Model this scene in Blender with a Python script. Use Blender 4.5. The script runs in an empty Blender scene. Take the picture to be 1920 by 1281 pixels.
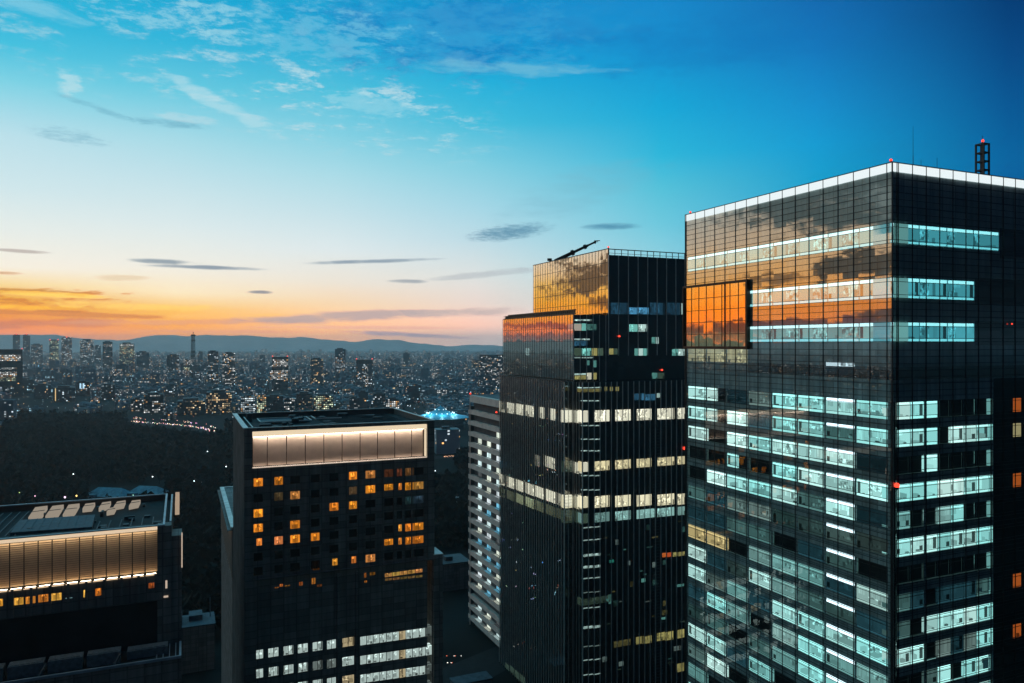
import bpy, math, random
from math import radians, atan, tan, cos, sin, atan2, degrees, floor
random.seed(7)
SC = bpy.context.scene
COL = SC.collection
F, U0, V0, ZC = 1414.0, 960.0, 645.0, 130.0          # focal length in photo pixels, principal point, eye height

# ------------------------------------------------------------------ helpers
def lin(c):
    return tuple(((v / 255) / 12.92 if v / 255 <= .04045 else ((v / 255 + .055) / 1.055) ** 2.4) for v in c)

def at(u, v, Y):
    return ((u - U0) / F * Y, Y, ZC - (v - V0) / F * Y)

class Geo:
    """collects faces with uv, colour and material index; build() links them as one mesh object"""
    def __init__(s):
        s.v = []; s.f = []; s.uv = []; s.c = []; s.m = []
    def quad(s, p, uv=None, col=(0, 0, 0, 0), mat=0):
        n = len(s.v); s.v += [tuple(q) for q in p]
        s.f.append(tuple(range(n, n + len(p))))
        s.uv += list(uv) if uv else [(0, 0)] * len(p)
        s.c += [col] * len(p); s.m.append(mat)
    def box(s, x0, x1, y0, y1, z0, z1, mat=0, col=(0, 0, 0, 0), uo=0.0, bottom=True):
        A = lambda *p: s.quad([(a, b, c) for a, b, c in p], None, col, mat)
        def q(p, uv):
            s.quad(p, [(a + uo, b) for a, b in uv], col, mat)
        q([(x0, y0, z0), (x1, y0, z0), (x1, y0, z1), (x0, y0, z1)], [(x0, z0), (x1, z0), (x1, z1), (x0, z1)])
        q([(x1, y1, z0), (x0, y1, z0), (x0, y1, z1), (x1, y1, z1)], [(x1, z0), (x0, z0), (x0, z1), (x1, z1)])
        q([(x0, y1, z0), (x0, y0, z0), (x0, y0, z1), (x0, y1, z1)], [(y1, z0), (y0, z0), (y0, z1), (y1, z1)])
        q([(x1, y0, z0), (x1, y1, z0), (x1, y1, z1), (x1, y0, z1)], [(y0, z0), (y1, z0), (y1, z1), (y0, z1)])
        q([(x0, y0, z1), (x1, y0, z1), (x1, y1, z1), (x0, y1, z1)], [(x0, y0), (x1, y0), (x1, y1), (x0, y1)])
        if bottom:
            q([(x0, y1, z0), (x1, y1, z0), (x1, y0, z0), (x0, y0, z0)], [(x0, y1), (x1, y1), (x1, y0), (x0, y0)])
    def bar(s, a, b, w, mat=0, col=(0, 0, 0, 0), h=None):
        """a straight bar of rectangular section from a to b"""
        h = h or w
        d = [b[i] - a[i] for i in range(3)]; L = math.sqrt(sum(k * k for k in d)) or 1
        d = [k / L for k in d]
        up = (0, 0, 1) if abs(d[2]) < .9 else (1, 0, 0)
        sx = (d[1] * up[2] - d[2] * up[1], d[2] * up[0] - d[0] * up[2], d[0] * up[1] - d[1] * up[0])
        n = math.sqrt(sum(k * k for k in sx)); sx = [k / n for k in sx]
        sy = (sx[1] * d[2] - sx[2] * d[1], sx[2] * d[0] - sx[0] * d[2], sx[0] * d[1] - sx[1] * d[0])
        P = lambda o, i, j: tuple(o[k] + sx[k] * i * w / 2 + sy[k] * j * h / 2 for k in range(3))
        c = [(-1, -1), (1, -1), (1, 1), (-1, 1)]
        for k in range(4):
            i, j = c[k], c[(k + 1) % 4]
            s.quad([P(a, *i), P(a, *j), P(b, *j), P(b, *i)], None, col, mat)
        s.quad([P(a, *k) for k in c[::-1]], None, col, mat); s.quad([P(b, *k) for k in c], None, col, mat)
    def lathe(s, prof, cx, cy, n=10, mat=0, col=(0, 0, 0, 0)):
        for (r0, z0), (r1, z1) in zip(prof, prof[1:]):
            for k in range(n):
                a, b = 2 * math.pi * k / n, 2 * math.pi * (k + 1) / n
                s.quad([(cx + r0 * cos(a), cy + r0 * sin(a), z0), (cx + r0 * cos(b), cy + r0 * sin(b), z0),
                        (cx + r1 * cos(b), cy + r1 * sin(b), z1), (cx + r1 * cos(a), cy + r1 * sin(a), z1)], None, col, mat)
    def build(s, name, mats, parent=None, loc=None, rz=0):
        me = bpy.data.meshes.new(name)
        me.from_pydata(s.v, [], s.f)
        u = me.uv_layers.new(name='UVMap'); u.data.foreach_set('uv', [k for q in s.uv for k in q])
        ca = me.color_attributes.new('glow', 'FLOAT_COLOR', 'CORNER')
        ca.data.foreach_set('color', [k for q in s.c for k in (q if len(q) == 4 else (*q, 1))])
        for m in (mats if isinstance(mats, (list, tuple)) else [mats]): me.materials.append(m)
        me.polygons.foreach_set('material_index', s.m)
        me.update()
        o = bpy.data.objects.new(name, me); COL.objects.link(o)
        if parent: o.parent = parent
        if loc: o.location = loc
        if rz: o.rotation_euler = (0, 0, rz)
        return o

def tag(o, label=None, cat=None, group=None, kind=None):
    if label: o['label'] = label
    if cat: o['category'] = cat
    if group: o['group'] = group
    if kind: o['kind'] = kind
    return o

def thing(name, label, cat, loc=(0, 0, 0), rz=0, group=None):
    o = bpy.data.objects.new(name, None); COL.objects.link(o)
    o.location = loc; o.rotation_euler = (0, 0, rz); o.empty_display_size = 1
    return tag(o, label, cat, group)

# ------------------------------------------------------------------ node helper
class NT:
    def __init__(s, tree): s.t = tree; s.L = tree.links
    def n(s, ty, **k):
        o = s.t.nodes.new(ty)
        for a, b in k.items(): setattr(o, a, b)
        return o
    def put(s, sock, v):
        if isinstance(v, bpy.types.NodeSocket): s.L.new(v, sock)
        else:
            if sock.type == 'RGBA' and len(v) == 3: v = (*v, 1)
            sock.default_value = v
    def m(s, op, a, b=None, c=None, clamp=False):
        o = s.n('ShaderNodeMath', operation=op, use_clamp=clamp)
        for i, v in enumerate((a, b, c)):
            if v is not None: s.put(o.inputs[i], v)
        return o.outputs[0]
    def mr(s, v, a, b, c=0.0, d=1.0, smooth=False):
        o = s.n('ShaderNodeMapRange', interpolation_type='SMOOTHSTEP' if smooth else 'LINEAR')
        for i, k in enumerate((v, a, b, c, d)): s.put(o.inputs[i], k)
        return o.outputs[0]
    def mix(s, f, a, b, mode='MIX'):
        o = s.n('ShaderNodeMix', data_type='RGBA', blend_type=mode)
        s.put(o.inputs[0], f); s.put(o.inputs[6], a); s.put(o.inputs[7], b)
        return o.outputs[2]
    def ramp(s, f, stops):
        o = s.n('ShaderNodeValToRGB'); e = o.color_ramp.elements
        stops = sorted(stops)
        e[0].position, e[0].color = stops[0][0], (*stops[0][1], 1)
        e[1].position, e[1].color = stops[-1][0], (*stops[-1][1], 1)
        for p, c in stops[1:-1]:
            k = e.new(p); k.color = (*c, 1)
        s.put(o.inputs[0], f); return o.outputs[0]
    def xyz(s, x, y, z=0.0):
        o = s.n('ShaderNodeCombineXYZ')
        for i, v in enumerate((x, y, z)): s.put(o.inputs[i], v)
        return o.outputs[0]
    def sep(s, v):
        o = s.n('ShaderNodeSeparateXYZ'); s.put(o.inputs[0], v); return o.outputs
    def vm(s, op, a, b=None):
        o = s.n('ShaderNodeVectorMath', operation=op); s.put(o.inputs[0], a)
        if b is not None: s.put(o.inputs['Scale'] if op == 'SCALE' else o.inputs[1], b)
        return o.outputs[0]
    def noise(s, vec, scale=1.0, detail=2.0, rough=.5, dist=0.0):
        o = s.n('ShaderNodeTexNoise'); s.put(o.inputs['Vector'], vec)
        o.inputs['Scale'].default_value = scale; o.inputs['Detail'].default_value = detail
        o.inputs['Roughness'].default_value = rough; o.inputs['Distortion'].default_value = dist
        return o.outputs['Fac']
    def white(s, vec):
        o = s.n('ShaderNodeTexWhiteNoise', noise_dimensions='3D'); s.put(o.inputs[0], vec); return o.outputs

# ------------------------------------------------------------------ world: dusk sky
def make_sky():
    w = bpy.data.worlds.new('World'); SC.world = w; w.use_nodes = True
    t = w.node_tree; t.nodes.clear(); N = NT(t)
    out = N.n('ShaderNodeOutputWorld'); bg = N.n('ShaderNodeBackground')
    d = N.vm('NORMALIZE', N.n('ShaderNodeTexCoord').outputs['Generated'])
    x, y, z = N.sep(d)
    az = N.m('MULTIPLY', N.m('ARCTAN2', x, y), 180 / math.pi)
    el = N.m('MULTIPLY', N.m('ARCSINE', z), 180 / math.pi)
    elf = N.m('DIVIDE', N.m('ADD', el, 2.0), 42.0, clamp=True)
    def clear(c, e):
        # the colour seen through the haze -> the colour of the sky behind it
        T = math.exp(-min(7.0e-5 * 255 / max(sin(radians(max(e, .3))), .004), 1.1))
        return tuple(max(.12 * q, (q - s_ * (1 - T)) / T) for q, s_ in zip(c, (.13, .175, .185)))
    def vis(u, rows):
        a = atan((u - U0) / F); E = lambda v: degrees(atan((V0 - v) * cos(a) / F))
        return degrees(a), [((E(v) + 2) / 42, clear(lin(c), E(v))) for v, c in rows]
    def raw(a, rows, k=1.0):
        return a, [((e + 2) / 42, clear(tuple(q * k for q in lin(c)), e)) for e, c in rows]
    cols = [
        raw(-180, [(0, (38, 48, 52)), (10, (28, 38, 45)), (35, (18, 44, 68))]),
        raw(-115, [(0, (150, 130, 115)), (10, (130, 150, 155)), (35, (90, 150, 170))]),
        raw(-85, [(0, (150, 95, 60)), (3, (200, 125, 70)), (7, (190, 170, 150)), (14, (120, 150, 165)), (35, (70, 130, 160))], 1.5),
        raw(-67, [(0, (150, 95, 50)), (1.4, (206, 120, 44)), (2.8, (214, 128, 46)), (4, (214, 148, 74)), (5.5, (206, 158, 100)),
                  (7, (190, 160, 125)), (9, (165, 152, 135)), (12, (120, 138, 145)), (18, (80, 140, 165)), (35, (28, 100, 150))], 2.05),
        raw(-50, [(0, (150, 95, 58)), (.9, (196, 112, 48)), (1.9, (220, 140, 50)), (3, (228, 160, 54)), (4.3, (230, 182, 95)), (5.6, (226, 200, 165)),
                  (7.5, (205, 207, 202)), (10, (170, 200, 210)), (15, (100, 180, 210)), (35, (38, 130, 180))], 1.45),
        vis(0, [(0, (45, 178, 215)), (80, (70, 190, 220)), (150, (125, 208, 226)), (250, (185, 221, 231)), (350, (205, 227, 231)), (430, (226, 232, 227)),
                (500, (240, 232, 216)), (532, (240, 210, 148)), (558, (230, 170, 62)), (585, (224, 150, 38)), (605, (212, 134, 40)), (625, (218, 136, 38)), (648, (196, 132, 60))]),
        vis(330, [(0, (35, 168, 212)), (80, (55, 180, 216)), (170, (105, 200, 222)), (260, (165, 216, 228)), (330, (190, 222, 230)), (420, (215, 229, 230)),
                  (500, (234, 231, 220)), (550, (243, 223, 185)), (580, (236, 187, 100)), (610, (226, 158, 72)), (632, (214, 148, 90))]),
        vis(630, [(0, (30, 160, 208)), (80, (40, 168, 212)), (170, (80, 190, 218)), (260, (135, 207, 224)), (330, (170, 217, 228)), (400, (195, 222, 229)),
                  (470, (218, 228, 229)), (530, (230, 221, 206)), (570, (236, 206, 168)), (610, (236, 180, 134)), (640, (212, 160, 126))]),
        vis(890, [(0, (25, 145, 205)), (80, (28, 152, 208)), (150, (40, 174, 216)), (230, (70, 187, 217)), (310, (130, 204, 222)), (390, (165, 212, 226)),
                  (450, (188, 216, 225)), (520, (216, 219, 216)), (570, (224, 206, 195)), (610, (228, 184, 165)), (640, (180, 165, 158))]),
        vis(1240, [(0, (30, 135, 200)), (100, (30, 146, 206)), (200, (32, 166, 213)), (290, (50, 180, 215)), (350, (85, 190, 214)), (420, (110, 197, 217)),
                   (480, (138, 202, 217)), (560, (165, 200, 205)), (640, (160, 180, 185))]),
        vis(1530, [(0, (28, 106, 174)), (100, (29, 122, 188)), (200, (32, 142, 202)), (270, (33, 154, 207)), (330, (36, 157, 202)), (640, (80, 140, 160))]),
        vis(1890, [(0, (18, 64, 118)), (100, (20, 76, 134)), (200, (22, 90, 148)), (300, (24, 102, 158)), (640, (50, 100, 120))]),
        raw(60, [(0, (22, 44, 56)), (12, (14, 44, 76)), (35, (12, 50, 92))]),
        raw(100, [(0, (42, 54, 58)), (10, (28, 40, 48)), (35, (16, 46, 74))]),
        raw(180, [(0, (38, 48, 52)), (10, (28, 38, 45)), (35, (18, 44, 68))]),
    ]
    c = None
    for i, (a, st) in enumerate(cols):
        r = N.ramp(elf, st)
        c = r if c is None else N.mix(N.mr(az, cols[i - 1][0], a), c, r)
    c = N.mix(N.mr(el, 24, 40, smooth=True), c, N.mix(N.mr(az, 20, 80), N.mix(N.mr(az, -140, -90), lin((12, 50, 90)), lin((120, 205, 228))), lin((12, 50, 90))))
    # clouds, all placed by direction; three noises shared between them
    nA = N.noise(N.xyz(N.m('MULTIPLY', az, .32), N.m('MULTIPLY', el, 1.5), 3.1), 1, 6, .62, .3)
    zz = N.m('MAXIMUM', z, .06)
    sky = N.xyz(N.m('DIVIDE', x, zz), N.m('DIVIDE', y, zz), .7)
    nB = N.noise(sky, 5.5, 6, .64, .2)
    nC = N.noise(sky, 15.0, 6, .68, .12)
    nD = N.noise(N.xyz(N.m('MULTIPLY', az, .42), N.m('MULTIPLY', el, .9), 9.7), 1, 7, .66, .5)
    def blob(a0, e0, ra, re, slope=0.0):
        da = N.m('SUBTRACT', az, a0); de = N.m('SUBTRACT', el, e0)
        if slope: de = N.m('MULTIPLY_ADD', da, -slope, de)
        p = N.m('POWER', N.m('ABSOLUTE', N.m('DIVIDE', da, ra)), 2.0); q = N.m('POWER', N.m('ABSOLUTE', N.m('DIVIDE', de, re)), 2.0)
        return N.m('SUBTRACT', 1.0, N.m('ADD', p, q))
    def cl(c, a0, e0, ra, re, color, op, noise=nA, amp=3.0, soft=1.0, slope=0.0, k=1.0, bias=0.0):
        val = N.m('MULTIPLY_ADD', N.m('SUBTRACT', noise, .5 - bias), amp, blob(a0, e0, ra, re, slope))
        f = N.m('MULTIPLY', N.mr(val, 0.0, soft, smooth=True), op)
        return N.mix(f, c, clear(tuple(q * k for q in lin(color)), e0))
    def px(c, u, v, ru, rv, color, op, slope=0.0, **kw):
        a = atan((u - U0) / F)
        return cl(c, degrees(a), degrees(atan((V0 - v) * cos(a) / F)), degrees(ru * cos(a) ** 2 / F), degrees(rv * cos(a) / F), color, op, slope=-slope * cos(a) ** -1, **kw)
    # broad thin veils and small puffs high up
    puff = N.m('MULTIPLY', N.mr(nB, .50, .66, smooth=True), N.mr(nC, .38, .62, smooth=True))
    f = N.m('MULTIPLY', puff, N.mr(blob(-20, 20, 22, 5.5), 0, .5))
    c = N.mix(N.m('MULTIPLY', f, .55), c, lin((175, 215, 228)))
    f = N.m('MULTIPLY', N.m('MULTIPLY', N.mr(nB, .46, .62, smooth=True), N.mr(nC, .42, .66, smooth=True)), N.mr(blob(-14, 16.8, 15, 3.4, -.12), 0, .6))
    c = N.mix(N.m('MULTIPLY', f, .72), c, lin((190, 222, 232)))
    c = px(c, 850, 60, 330, 85, (22, 122, 190), .75, noise=nB, amp=4.0, soft=1.4)
    c = px(c, 800, 55, 330, 75, (66, 164, 212), .5, noise=nC, amp=5.5, soft=1.2)
    c = px(c, 560, 60, 260, 60, (120, 198, 222), .45, noise=nC, amp=6.5, soft=1.2, bias=-.03)
    c = px(c, 1010, 40, 220, 40, (48, 146, 204), .45, noise=nB, amp=5, soft=1.2)
    c = px(c, 1350, 80, 330, 60, (26, 110, 180), .35, noise=nB, amp=4.0, soft=1.5)
    c = px(c, 960, 128, 210, 15, (120, 190, 215), .6, noise=nA, amp=3.5, soft=1.2, slope=.03)
    c = px(c, 310, 25, 200, 45, (150, 208, 226), .6, noise=nC, amp=7.0, soft=1.3, bias=-.03)
    c = px(c, 60, 12, 120, 18, (140, 205, 226), .6, noise=nA, amp=3.0, slope=.1)
    c = px(c, 130, 155, 28, 26, (195, 224, 230), .6, noise=nC, amp=3.0)
    c = px(c, 420, 200, 130, 18, (185, 221, 230), .55, noise=nA, amp=4.0, slope=.38)
    c = px(c, 700, 195, 110, 24, (160, 214, 228), .45, noise=nC, amp=4.5, slope=.1)
    c = px(c, 195, 207, 95, 7, (100, 165, 190), .45, noise=nC, amp=3.4, slope=.2, soft=1.4)
    c = px(c, 320, 232, 85, 9, (96, 160, 186), .65, noise=nC, amp=2.6, soft=1.3)
    c = px(c, 350, 222, 70, 9, (190, 218, 226), .5, noise=nC, amp=3.0)
    c = px(c, 130, 256, 85, 16, (125, 180, 200), .6, noise=nC, amp=3.6, slope=.05, soft=1.3)
    c = px(c, 1090, 360, 170, 50, (120, 175, 195), .35, noise=nA, amp=3.5, slope=-.25, soft=1.6)
    c = px(c, 955, 436, 92, 17, (84, 134, 162), .85, noise=nC, amp=2.2, slope=-.12, soft=1.2)
    c = px(c, 1145, 425, 68, 8, (70, 128, 160), .8, noise=nC, amp=1.3, soft=1.2)
    c = px(c, 300, 490, 85, 6, (128, 145, 158), .85, noise=nA, amp=2.0)
    c = px(c, 395, 502, 125, 5, (120, 138, 155), .85, noise=nA, amp=1.6)
    c = px(c, 700, 490, 140, 5, (125, 145, 162), .85, noise=nA, amp=1.5, slope=-.05)
    c = px(c, 488, 548, 30, 4, (120, 125, 140), .8, noise=nA, amp=1.2)
    c = px(c, 765, 528, 42, 5, (140, 150, 160), .75, noise=nA, amp=1.8)
    c = px(c, 40, 471, 75, 4, (165, 150, 145), .65, noise=nA, amp=2.0)
    c = px(c, 10, 512, 40, 4, (205, 150, 105), .7, noise=nA, amp=2.0)
    c = px(c, 230, 521, 60, 7, (222, 200, 165), .7, noise=nA, amp=2.0)
    c = px(c, 930, 512, 130, 8, (165, 172, 178), .5, noise=nA, amp=2.5, slope=-.1)
    # streaked banks near the horizon
    c = px(c, 80, 560, 200, 24, (206, 128, 44), .85, noise=nA, amp=7.0, soft=.9, bias=-.05)
    c = px(c, 40, 546, 120, 7, (196, 132, 66), .8, noise=nA, amp=4.0, soft=.8)
    c = px(c, 110, 553, 150, 5, (255, 208, 96), .7, noise=nD, amp=4.0, slope=.02)
    c = px(c, 60, 577, 130, 6, (252, 190, 70), .7, noise=nD, amp=4.5)
    c = px(c, 420, 592, 160, 5, (240, 184, 110), .55, noise=nD, amp=4.0, slope=-.02)
    c = px(c, 250, 575, 170, 9, (250, 205, 110), .6, noise=nD, amp=4.0)
    c = px(c, 150, 590, 260, 6, (196, 128, 84), .75, noise=nA, amp=4.5, soft=.8, slope=.02)
    c = px(c, 60, 606, 260, 10, (186, 124, 100), .75, noise=nA, amp=4.5, soft=.8, slope=-.02)
    c = px(c, 330, 604, 280, 7, (205, 150, 120), .65, noise=nA, amp=3.2, slope=-.02)
    c = px(c, 655, 594, 240, 13, (172, 155, 155), .85, noise=nA, amp=2.4, slope=-.05)
    c = px(c, 860, 586, 150, 10, (180, 165, 162), .75, noise=nA, amp=2.4, slope=-.03)
    c = px(c, 760, 628, 145, 6, (140, 135, 145), .85, noise=nA, amp=2.2, slope=.05)
    c = px(c, 450, 622, 220, 4, (190, 145, 125), .6, noise=nA, amp=2.5)
    c = px(c, 690, 614, 260, 4, (200, 160, 145), .6, noise=nA, amp=2.5)
    # the heavy clouds round the place where the sun went down, beyond the picture's edge; the glass fronts mirror them
    c = cl(c, -72.0, 12.6, 16, 5.4, (78, 92, 93), .96, noise=nD, amp=2.6, soft=.5, slope=.08, k=1.3)
    c = cl(c, -74.5, 10.2, 5, 1.5, (128, 142, 143), .75, noise=nD, amp=6, soft=1.0, k=1.5, bias=-.05)
    c = cl(c, -72.6, 5.5, 3.6, 1.3, (74, 70, 62), .95, noise=nD, amp=6.0, soft=.5, slope=-.05, k=1.2)
    c = cl(c, -66.5, 4.6, 2.2, .55, (120, 88, 56), .85, noise=nD, amp=3.5, soft=.8, k=1.3)
    c = cl(c, -75.5, 1.9, 4.0, .8, (92, 76, 62), .95, noise=nD, amp=2.2, soft=.5, slope=-.05, k=1.3)
    c = cl(c, -69, .95, 9, .85, (98, 76, 60), .95, noise=nD, amp=2.0, soft=.5, k=1.3)
    c = cl(c, -53.4, 5.1, 4.0, 1.4, (100, 80, 62), .95, noise=nD, amp=5.0, soft=.8, slope=-.2, k=1.4)
    c = cl(c, -50.5, 6.4, 2.6, .3, (120, 105, 85), .8, noise=nD, amp=3.0, soft=.8, k=1.4)
    c = cl(c, -54.8, 3.1, 1.8, .5, (110, 80, 50), .9, noise=nD, amp=3.0, soft=.8, k=1.4)
    c = cl(c, -50, 1.35, 5, .28, (140, 80, 48), .85, noise=nA, amp=2.2, soft=.8, k=1.3)
    c = cl(c, -50, .55, 6, .3, (120, 68, 45), .8, noise=nA, amp=2.2, soft=.8, k=1.3)
    N.put(bg.inputs[0], c); bg.inputs[1].default_value = 1.0
    t.links.new(bg.outputs[0], out.inputs[0])
    w.cycles.sampling_method = 'MANUAL'; w.cycles.sample_map_resolution = 1024
make_sky()

# ------------------------------------------------------------------ materials
def new_mat(name):
    m = bpy.data.materials.new(name); m.use_nodes = True
    m.node_tree.nodes.clear(); N = NT(m.node_tree)
    o = N.n('ShaderNodeOutputMaterial'); return m, N, o

def plain(name, col, rough=.7, spec=.3, metal=0.0, var=.25, scale=.35, stretch=(1, 1, 1)):
    """a real surface with a little uneven weathering"""
    m, N, o = new_mat(name); p = N.n('ShaderNodeBsdfPrincipled')
    co = N.n('ShaderNodeTexCoord').outputs['Object']
    mp = N.n('ShaderNodeMapping'); mp.inputs['Scale'].default_value = stretch; N.put(mp.inputs[0], co)
    n = N.noise(mp.outputs[0], scale, 5, .6)
    c = N.mix(N.mr(n, .3, .7), tuple(k * (1 - var) for k in col), tuple(min(1, k * (1 + var)) for k in col))
    N.put(p.inputs['Base Color'], c); p.inputs['Roughness'].default_value = rough
    p.inputs['Specular IOR Level'].default_value = spec; p.inputs['Metallic'].default_value = metal
    N.put(o.inputs[0], p.outputs[0]); return m

def jointed(name, col, pw, ph, rough=.65):
    """cladding in panels: open joints, and every panel a slightly different batch, with streaks of weather"""
    m, N, o = new_mat(name); p = N.n('ShaderNodeBsdfPrincipled')
    u, v, _ = N.sep(N.n('ShaderNodeUVMap').outputs[0]); cu, cv = N.m('DIVIDE', u, pw), N.m('DIVIDE', v, ph)
    w = N.white(N.xyz(N.m('FLOOR', cu), N.m('FLOOR', cv), 2.5))[0]
    j = N.m('MAXIMUM', N.m('GREATER_THAN', N.m('ABSOLUTE', N.m('SUBTRACT', N.m('FRACT', cu), .5)), .455), N.m('GREATER_THAN', N.m('ABSOLUTE', N.m('SUBTRACT', N.m('FRACT', cv), .5)), .445))
    st = N.noise(N.xyz(N.m('MULTIPLY', u, .9), N.m('MULTIPLY', v, .06), 1.0), 1, 4, .6)
    k = N.m('MULTIPLY', N.m('MULTIPLY_ADD', w, .4, .8), N.mr(st, .3, .7, .7, 1.3))
    k = N.m('MULTIPLY', k, N.m('MULTIPLY_ADD', j, -.4, 1.0))
    N.put(p.inputs['Base Color'], N.mix(1.0, col, N.xyz(k, k, k), 'MULTIPLY')); p.inputs['Roughness'].default_value = rough
    N.put(p.inputs['Specular IOR Level'], N.m('MULTIPLY_ADD', w, .3, .2)); N.put(o.inputs[0], p.outputs[0]); return m

def lamp(name, col, strength, sample=True):
    m, N, o = new_mat(name); e = N.n('ShaderNodeEmission')
    e.inputs[0].default_value = (*col, 1); e.inputs[1].default_value = strength
    N.put(o.inputs[0], e.outputs[0])
    if not sample: m.cycles.emission_sampling = 'NONE'
    return m

def glow_mat(name, style, strength=1.0):
    """a lit interior: its light comes from the colour attribute 'glow', broken up by what stands in the room"""
    m, N, o = new_mat(name); e = N.n('ShaderNodeEmission')
    g = N.n('ShaderNodeAttribute'); g.attribute_name = 'glow'; g = g.outputs['Color']
    uv = N.n('ShaderNodeUVMap').outputs[0]; u, v, _ = N.sep(uv)
    if style == 'wall':
        a = N.noise(N.xyz(N.m('MULTIPLY', u, 2.2), N.m('MULTIPLY', v, .22), 0), 1, 3, .6)
        b = N.noise(N.xyz(N.m('MULTIPLY', u, 1.2), v, 4), 1.15, 5, .7)
        cell = N.white(N.xyz(N.m('FLOOR', N.m('MULTIPLY', u, 1.6)), N.m('FLOOR', N.m('MULTIPLY', v, 2.2)), 2.0))[0]
        k = N.m('MULTIPLY', N.mr(a, .36, .64, .5, 1.3), N.mr(b, .42, .56, .3, 1.4))
        k = N.m('MULTIPLY', k, N.mr(cell, 0.0, 1.0, .7, 1.25))
    elif style == 'ceiling':
        s = N.m('FRACT', N.m('DIVIDE', v, 1.35))
        k = N.m('MULTIPLY_ADD', N.m('LESS_THAN', s, .22), 1.1, .55)
    elif style == 'blind':
        a = N.noise(N.xyz(N.m('MULTIPLY', u, 3.0), N.m('MULTIPLY', v, .15), 0), 1, 2, .5)
        k = N.mr(a, .3, .7, .62, 1.1)
    else:
        k = 1.0
    N.put(e.inputs[0], N.mix(1.0, g, N.xyz(k, k, k), 'MULTIPLY')); e.inputs[1].default_value = strength
    N.put(o.inputs[0], e.outputs[0]); m.cycles.emission_sampling = 'NONE'
    return m

def skin(name, tint, r0, pw, ph, tilt=.006, through=(.8, .95, .95), rough=.012):
    """coated curtain-wall glass: part mirror, part clear; every panel hangs a hair out of true"""
    m, N, o = new_mat(name)
    uv = N.n('ShaderNodeUVMap').outputs[0]; u, v, _ = N.sep(uv)
    w = N.white(N.xyz(N.m('FLOOR', N.m('DIVIDE', u, pw)), N.m('FLOOR', N.m('DIVIDE', v, ph)), 1.5))[1]
    j = N.vm('SCALE', N.vm('SUBTRACT', w, (.5, .5, .5)), tilt)
    wav = N.n('ShaderNodeTexNoise'); N.put(wav.inputs['Vector'], uv); wav.inputs['Scale'].default_value = .35; wav.inputs['Detail'].default_value = 1
    j = N.vm('ADD', j, N.vm('SCALE', N.vm('SUBTRACT', wav.outputs['Color'], (.5, .5, .5)), tilt * .9))
    nrm = N.vm('NORMALIZE', N.vm('ADD', N.n('ShaderNodeNewGeometry').outputs['Normal'], j))
    g = N.n('ShaderNodeBsdfGlossy'); g.inputs[0].default_value = (*tint, 1); g.inputs['Roughness'].default_value = rough; N.put(g.inputs['Normal'], nrm)
    tr = N.n('ShaderNodeBsdfTransparent'); tr.inputs[0].default_value = (*through, 1)
    lw = N.n('ShaderNodeLayerWeight'); lw.inputs[0].default_value = .5
    r = N.m('MULTIPLY_ADD', N.m('POWER', lw.outputs['Facing'], 4.0), 1 - r0, r0, clamp=True)
    mx = N.n('ShaderNodeMixShader'); N.put(mx.inputs[0], r); N.put(mx.inputs[1], tr.outputs[0]); N.put(mx.inputs[2], g.outputs[0])
    N.put(o.inputs[0], mx.outputs[0]); return m

def city_mat(name, base, strength, cw=3.4, ch=3.6):
    """distant facade: a grid of windows, some lit; glow colour = tint, its alpha = share of lit windows"""
    m, N, o = new_mat(name); p = N.n('ShaderNodeBsdfPrincipled')
    at_ = N.n('ShaderNodeAttribute'); at_.attribute_name = 'glow'
    uv = N.n('ShaderNodeUVMap').outputs[0]; u, v, _ = N.sep(uv)
    cu, cv = N.m('DIVIDE', u, cw), N.m('DIVIDE', v, ch)
    iu, iv = N.m('FLOOR', cu), N.m('FLOOR', cv)
    w = N.white(N.xyz(iu, iv, 0.5)); w2 = N.white(N.xyz(N.m('FLOOR', N.m('DIVIDE', iu, 4.0)), iv, 7.5))
    fl = at_.outputs['Alpha']
    lit = N.m('MAXIMUM', N.m('LESS_THAN', w[0], fl), N.m('MULTIPLY', N.m('LESS_THAN', w2[0], N.m('MULTIPLY', fl, .8)), N.m('LESS_THAN', w[0], .85)))
    fu, fv = N.m('FRACT', cu), N.m('FRACT', cv)
    msk = N.m('MULTIPLY', N.m('LESS_THAN', N.m('ABSOLUTE', N.m('SUBTRACT', fu, .5)), .36), N.m('LESS_THAN', N.m('ABSOLUTE', N.m('SUBTRACT', fv, .5)), .26))
    nz = N.sep(N.n('ShaderNodeNewGeometry').outputs['Normal'])[2]
    k = N.m('MULTIPLY', N.m('MULTIPLY', lit, msk), N.m('LESS_THAN', N.m('ABSOLUTE', nz), .5))
    r = N.sep(w[1]); k = N.m('MULTIPLY', k, N.m('MULTIPLY_ADD', N.m('POWER', r[1], 3.0), 1.6, .25))
    warm = N.mix(N.m('GREATER_THAN', r[2], .8), at_.outputs['Color'], (1.0, .5, .16))
    tone = N.white(N.xyz(N.m('FLOOR', N.m('DIVIDE', u, 400.0)), 3.0, 1.0))[0]
    N.put(p.inputs['Base Color'], N.mix(tone, tuple(q * .5 for q in base), tuple(q * 1.5 for q in base)))
    p.inputs['Roughness'].default_value = .6; p.inputs['Specular IOR Level'].default_value = .3
    N.put(p.inputs['Emission Color'], N.mix(1.0, warm, N.xyz(k, k, k), 'MULTIPLY')); p.inputs['Emission Strength'].default_value = strength
    N.put(o.inputs[0], p.outputs[0]); m.cycles.emission_sampling = 'NONE'; return m

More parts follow.
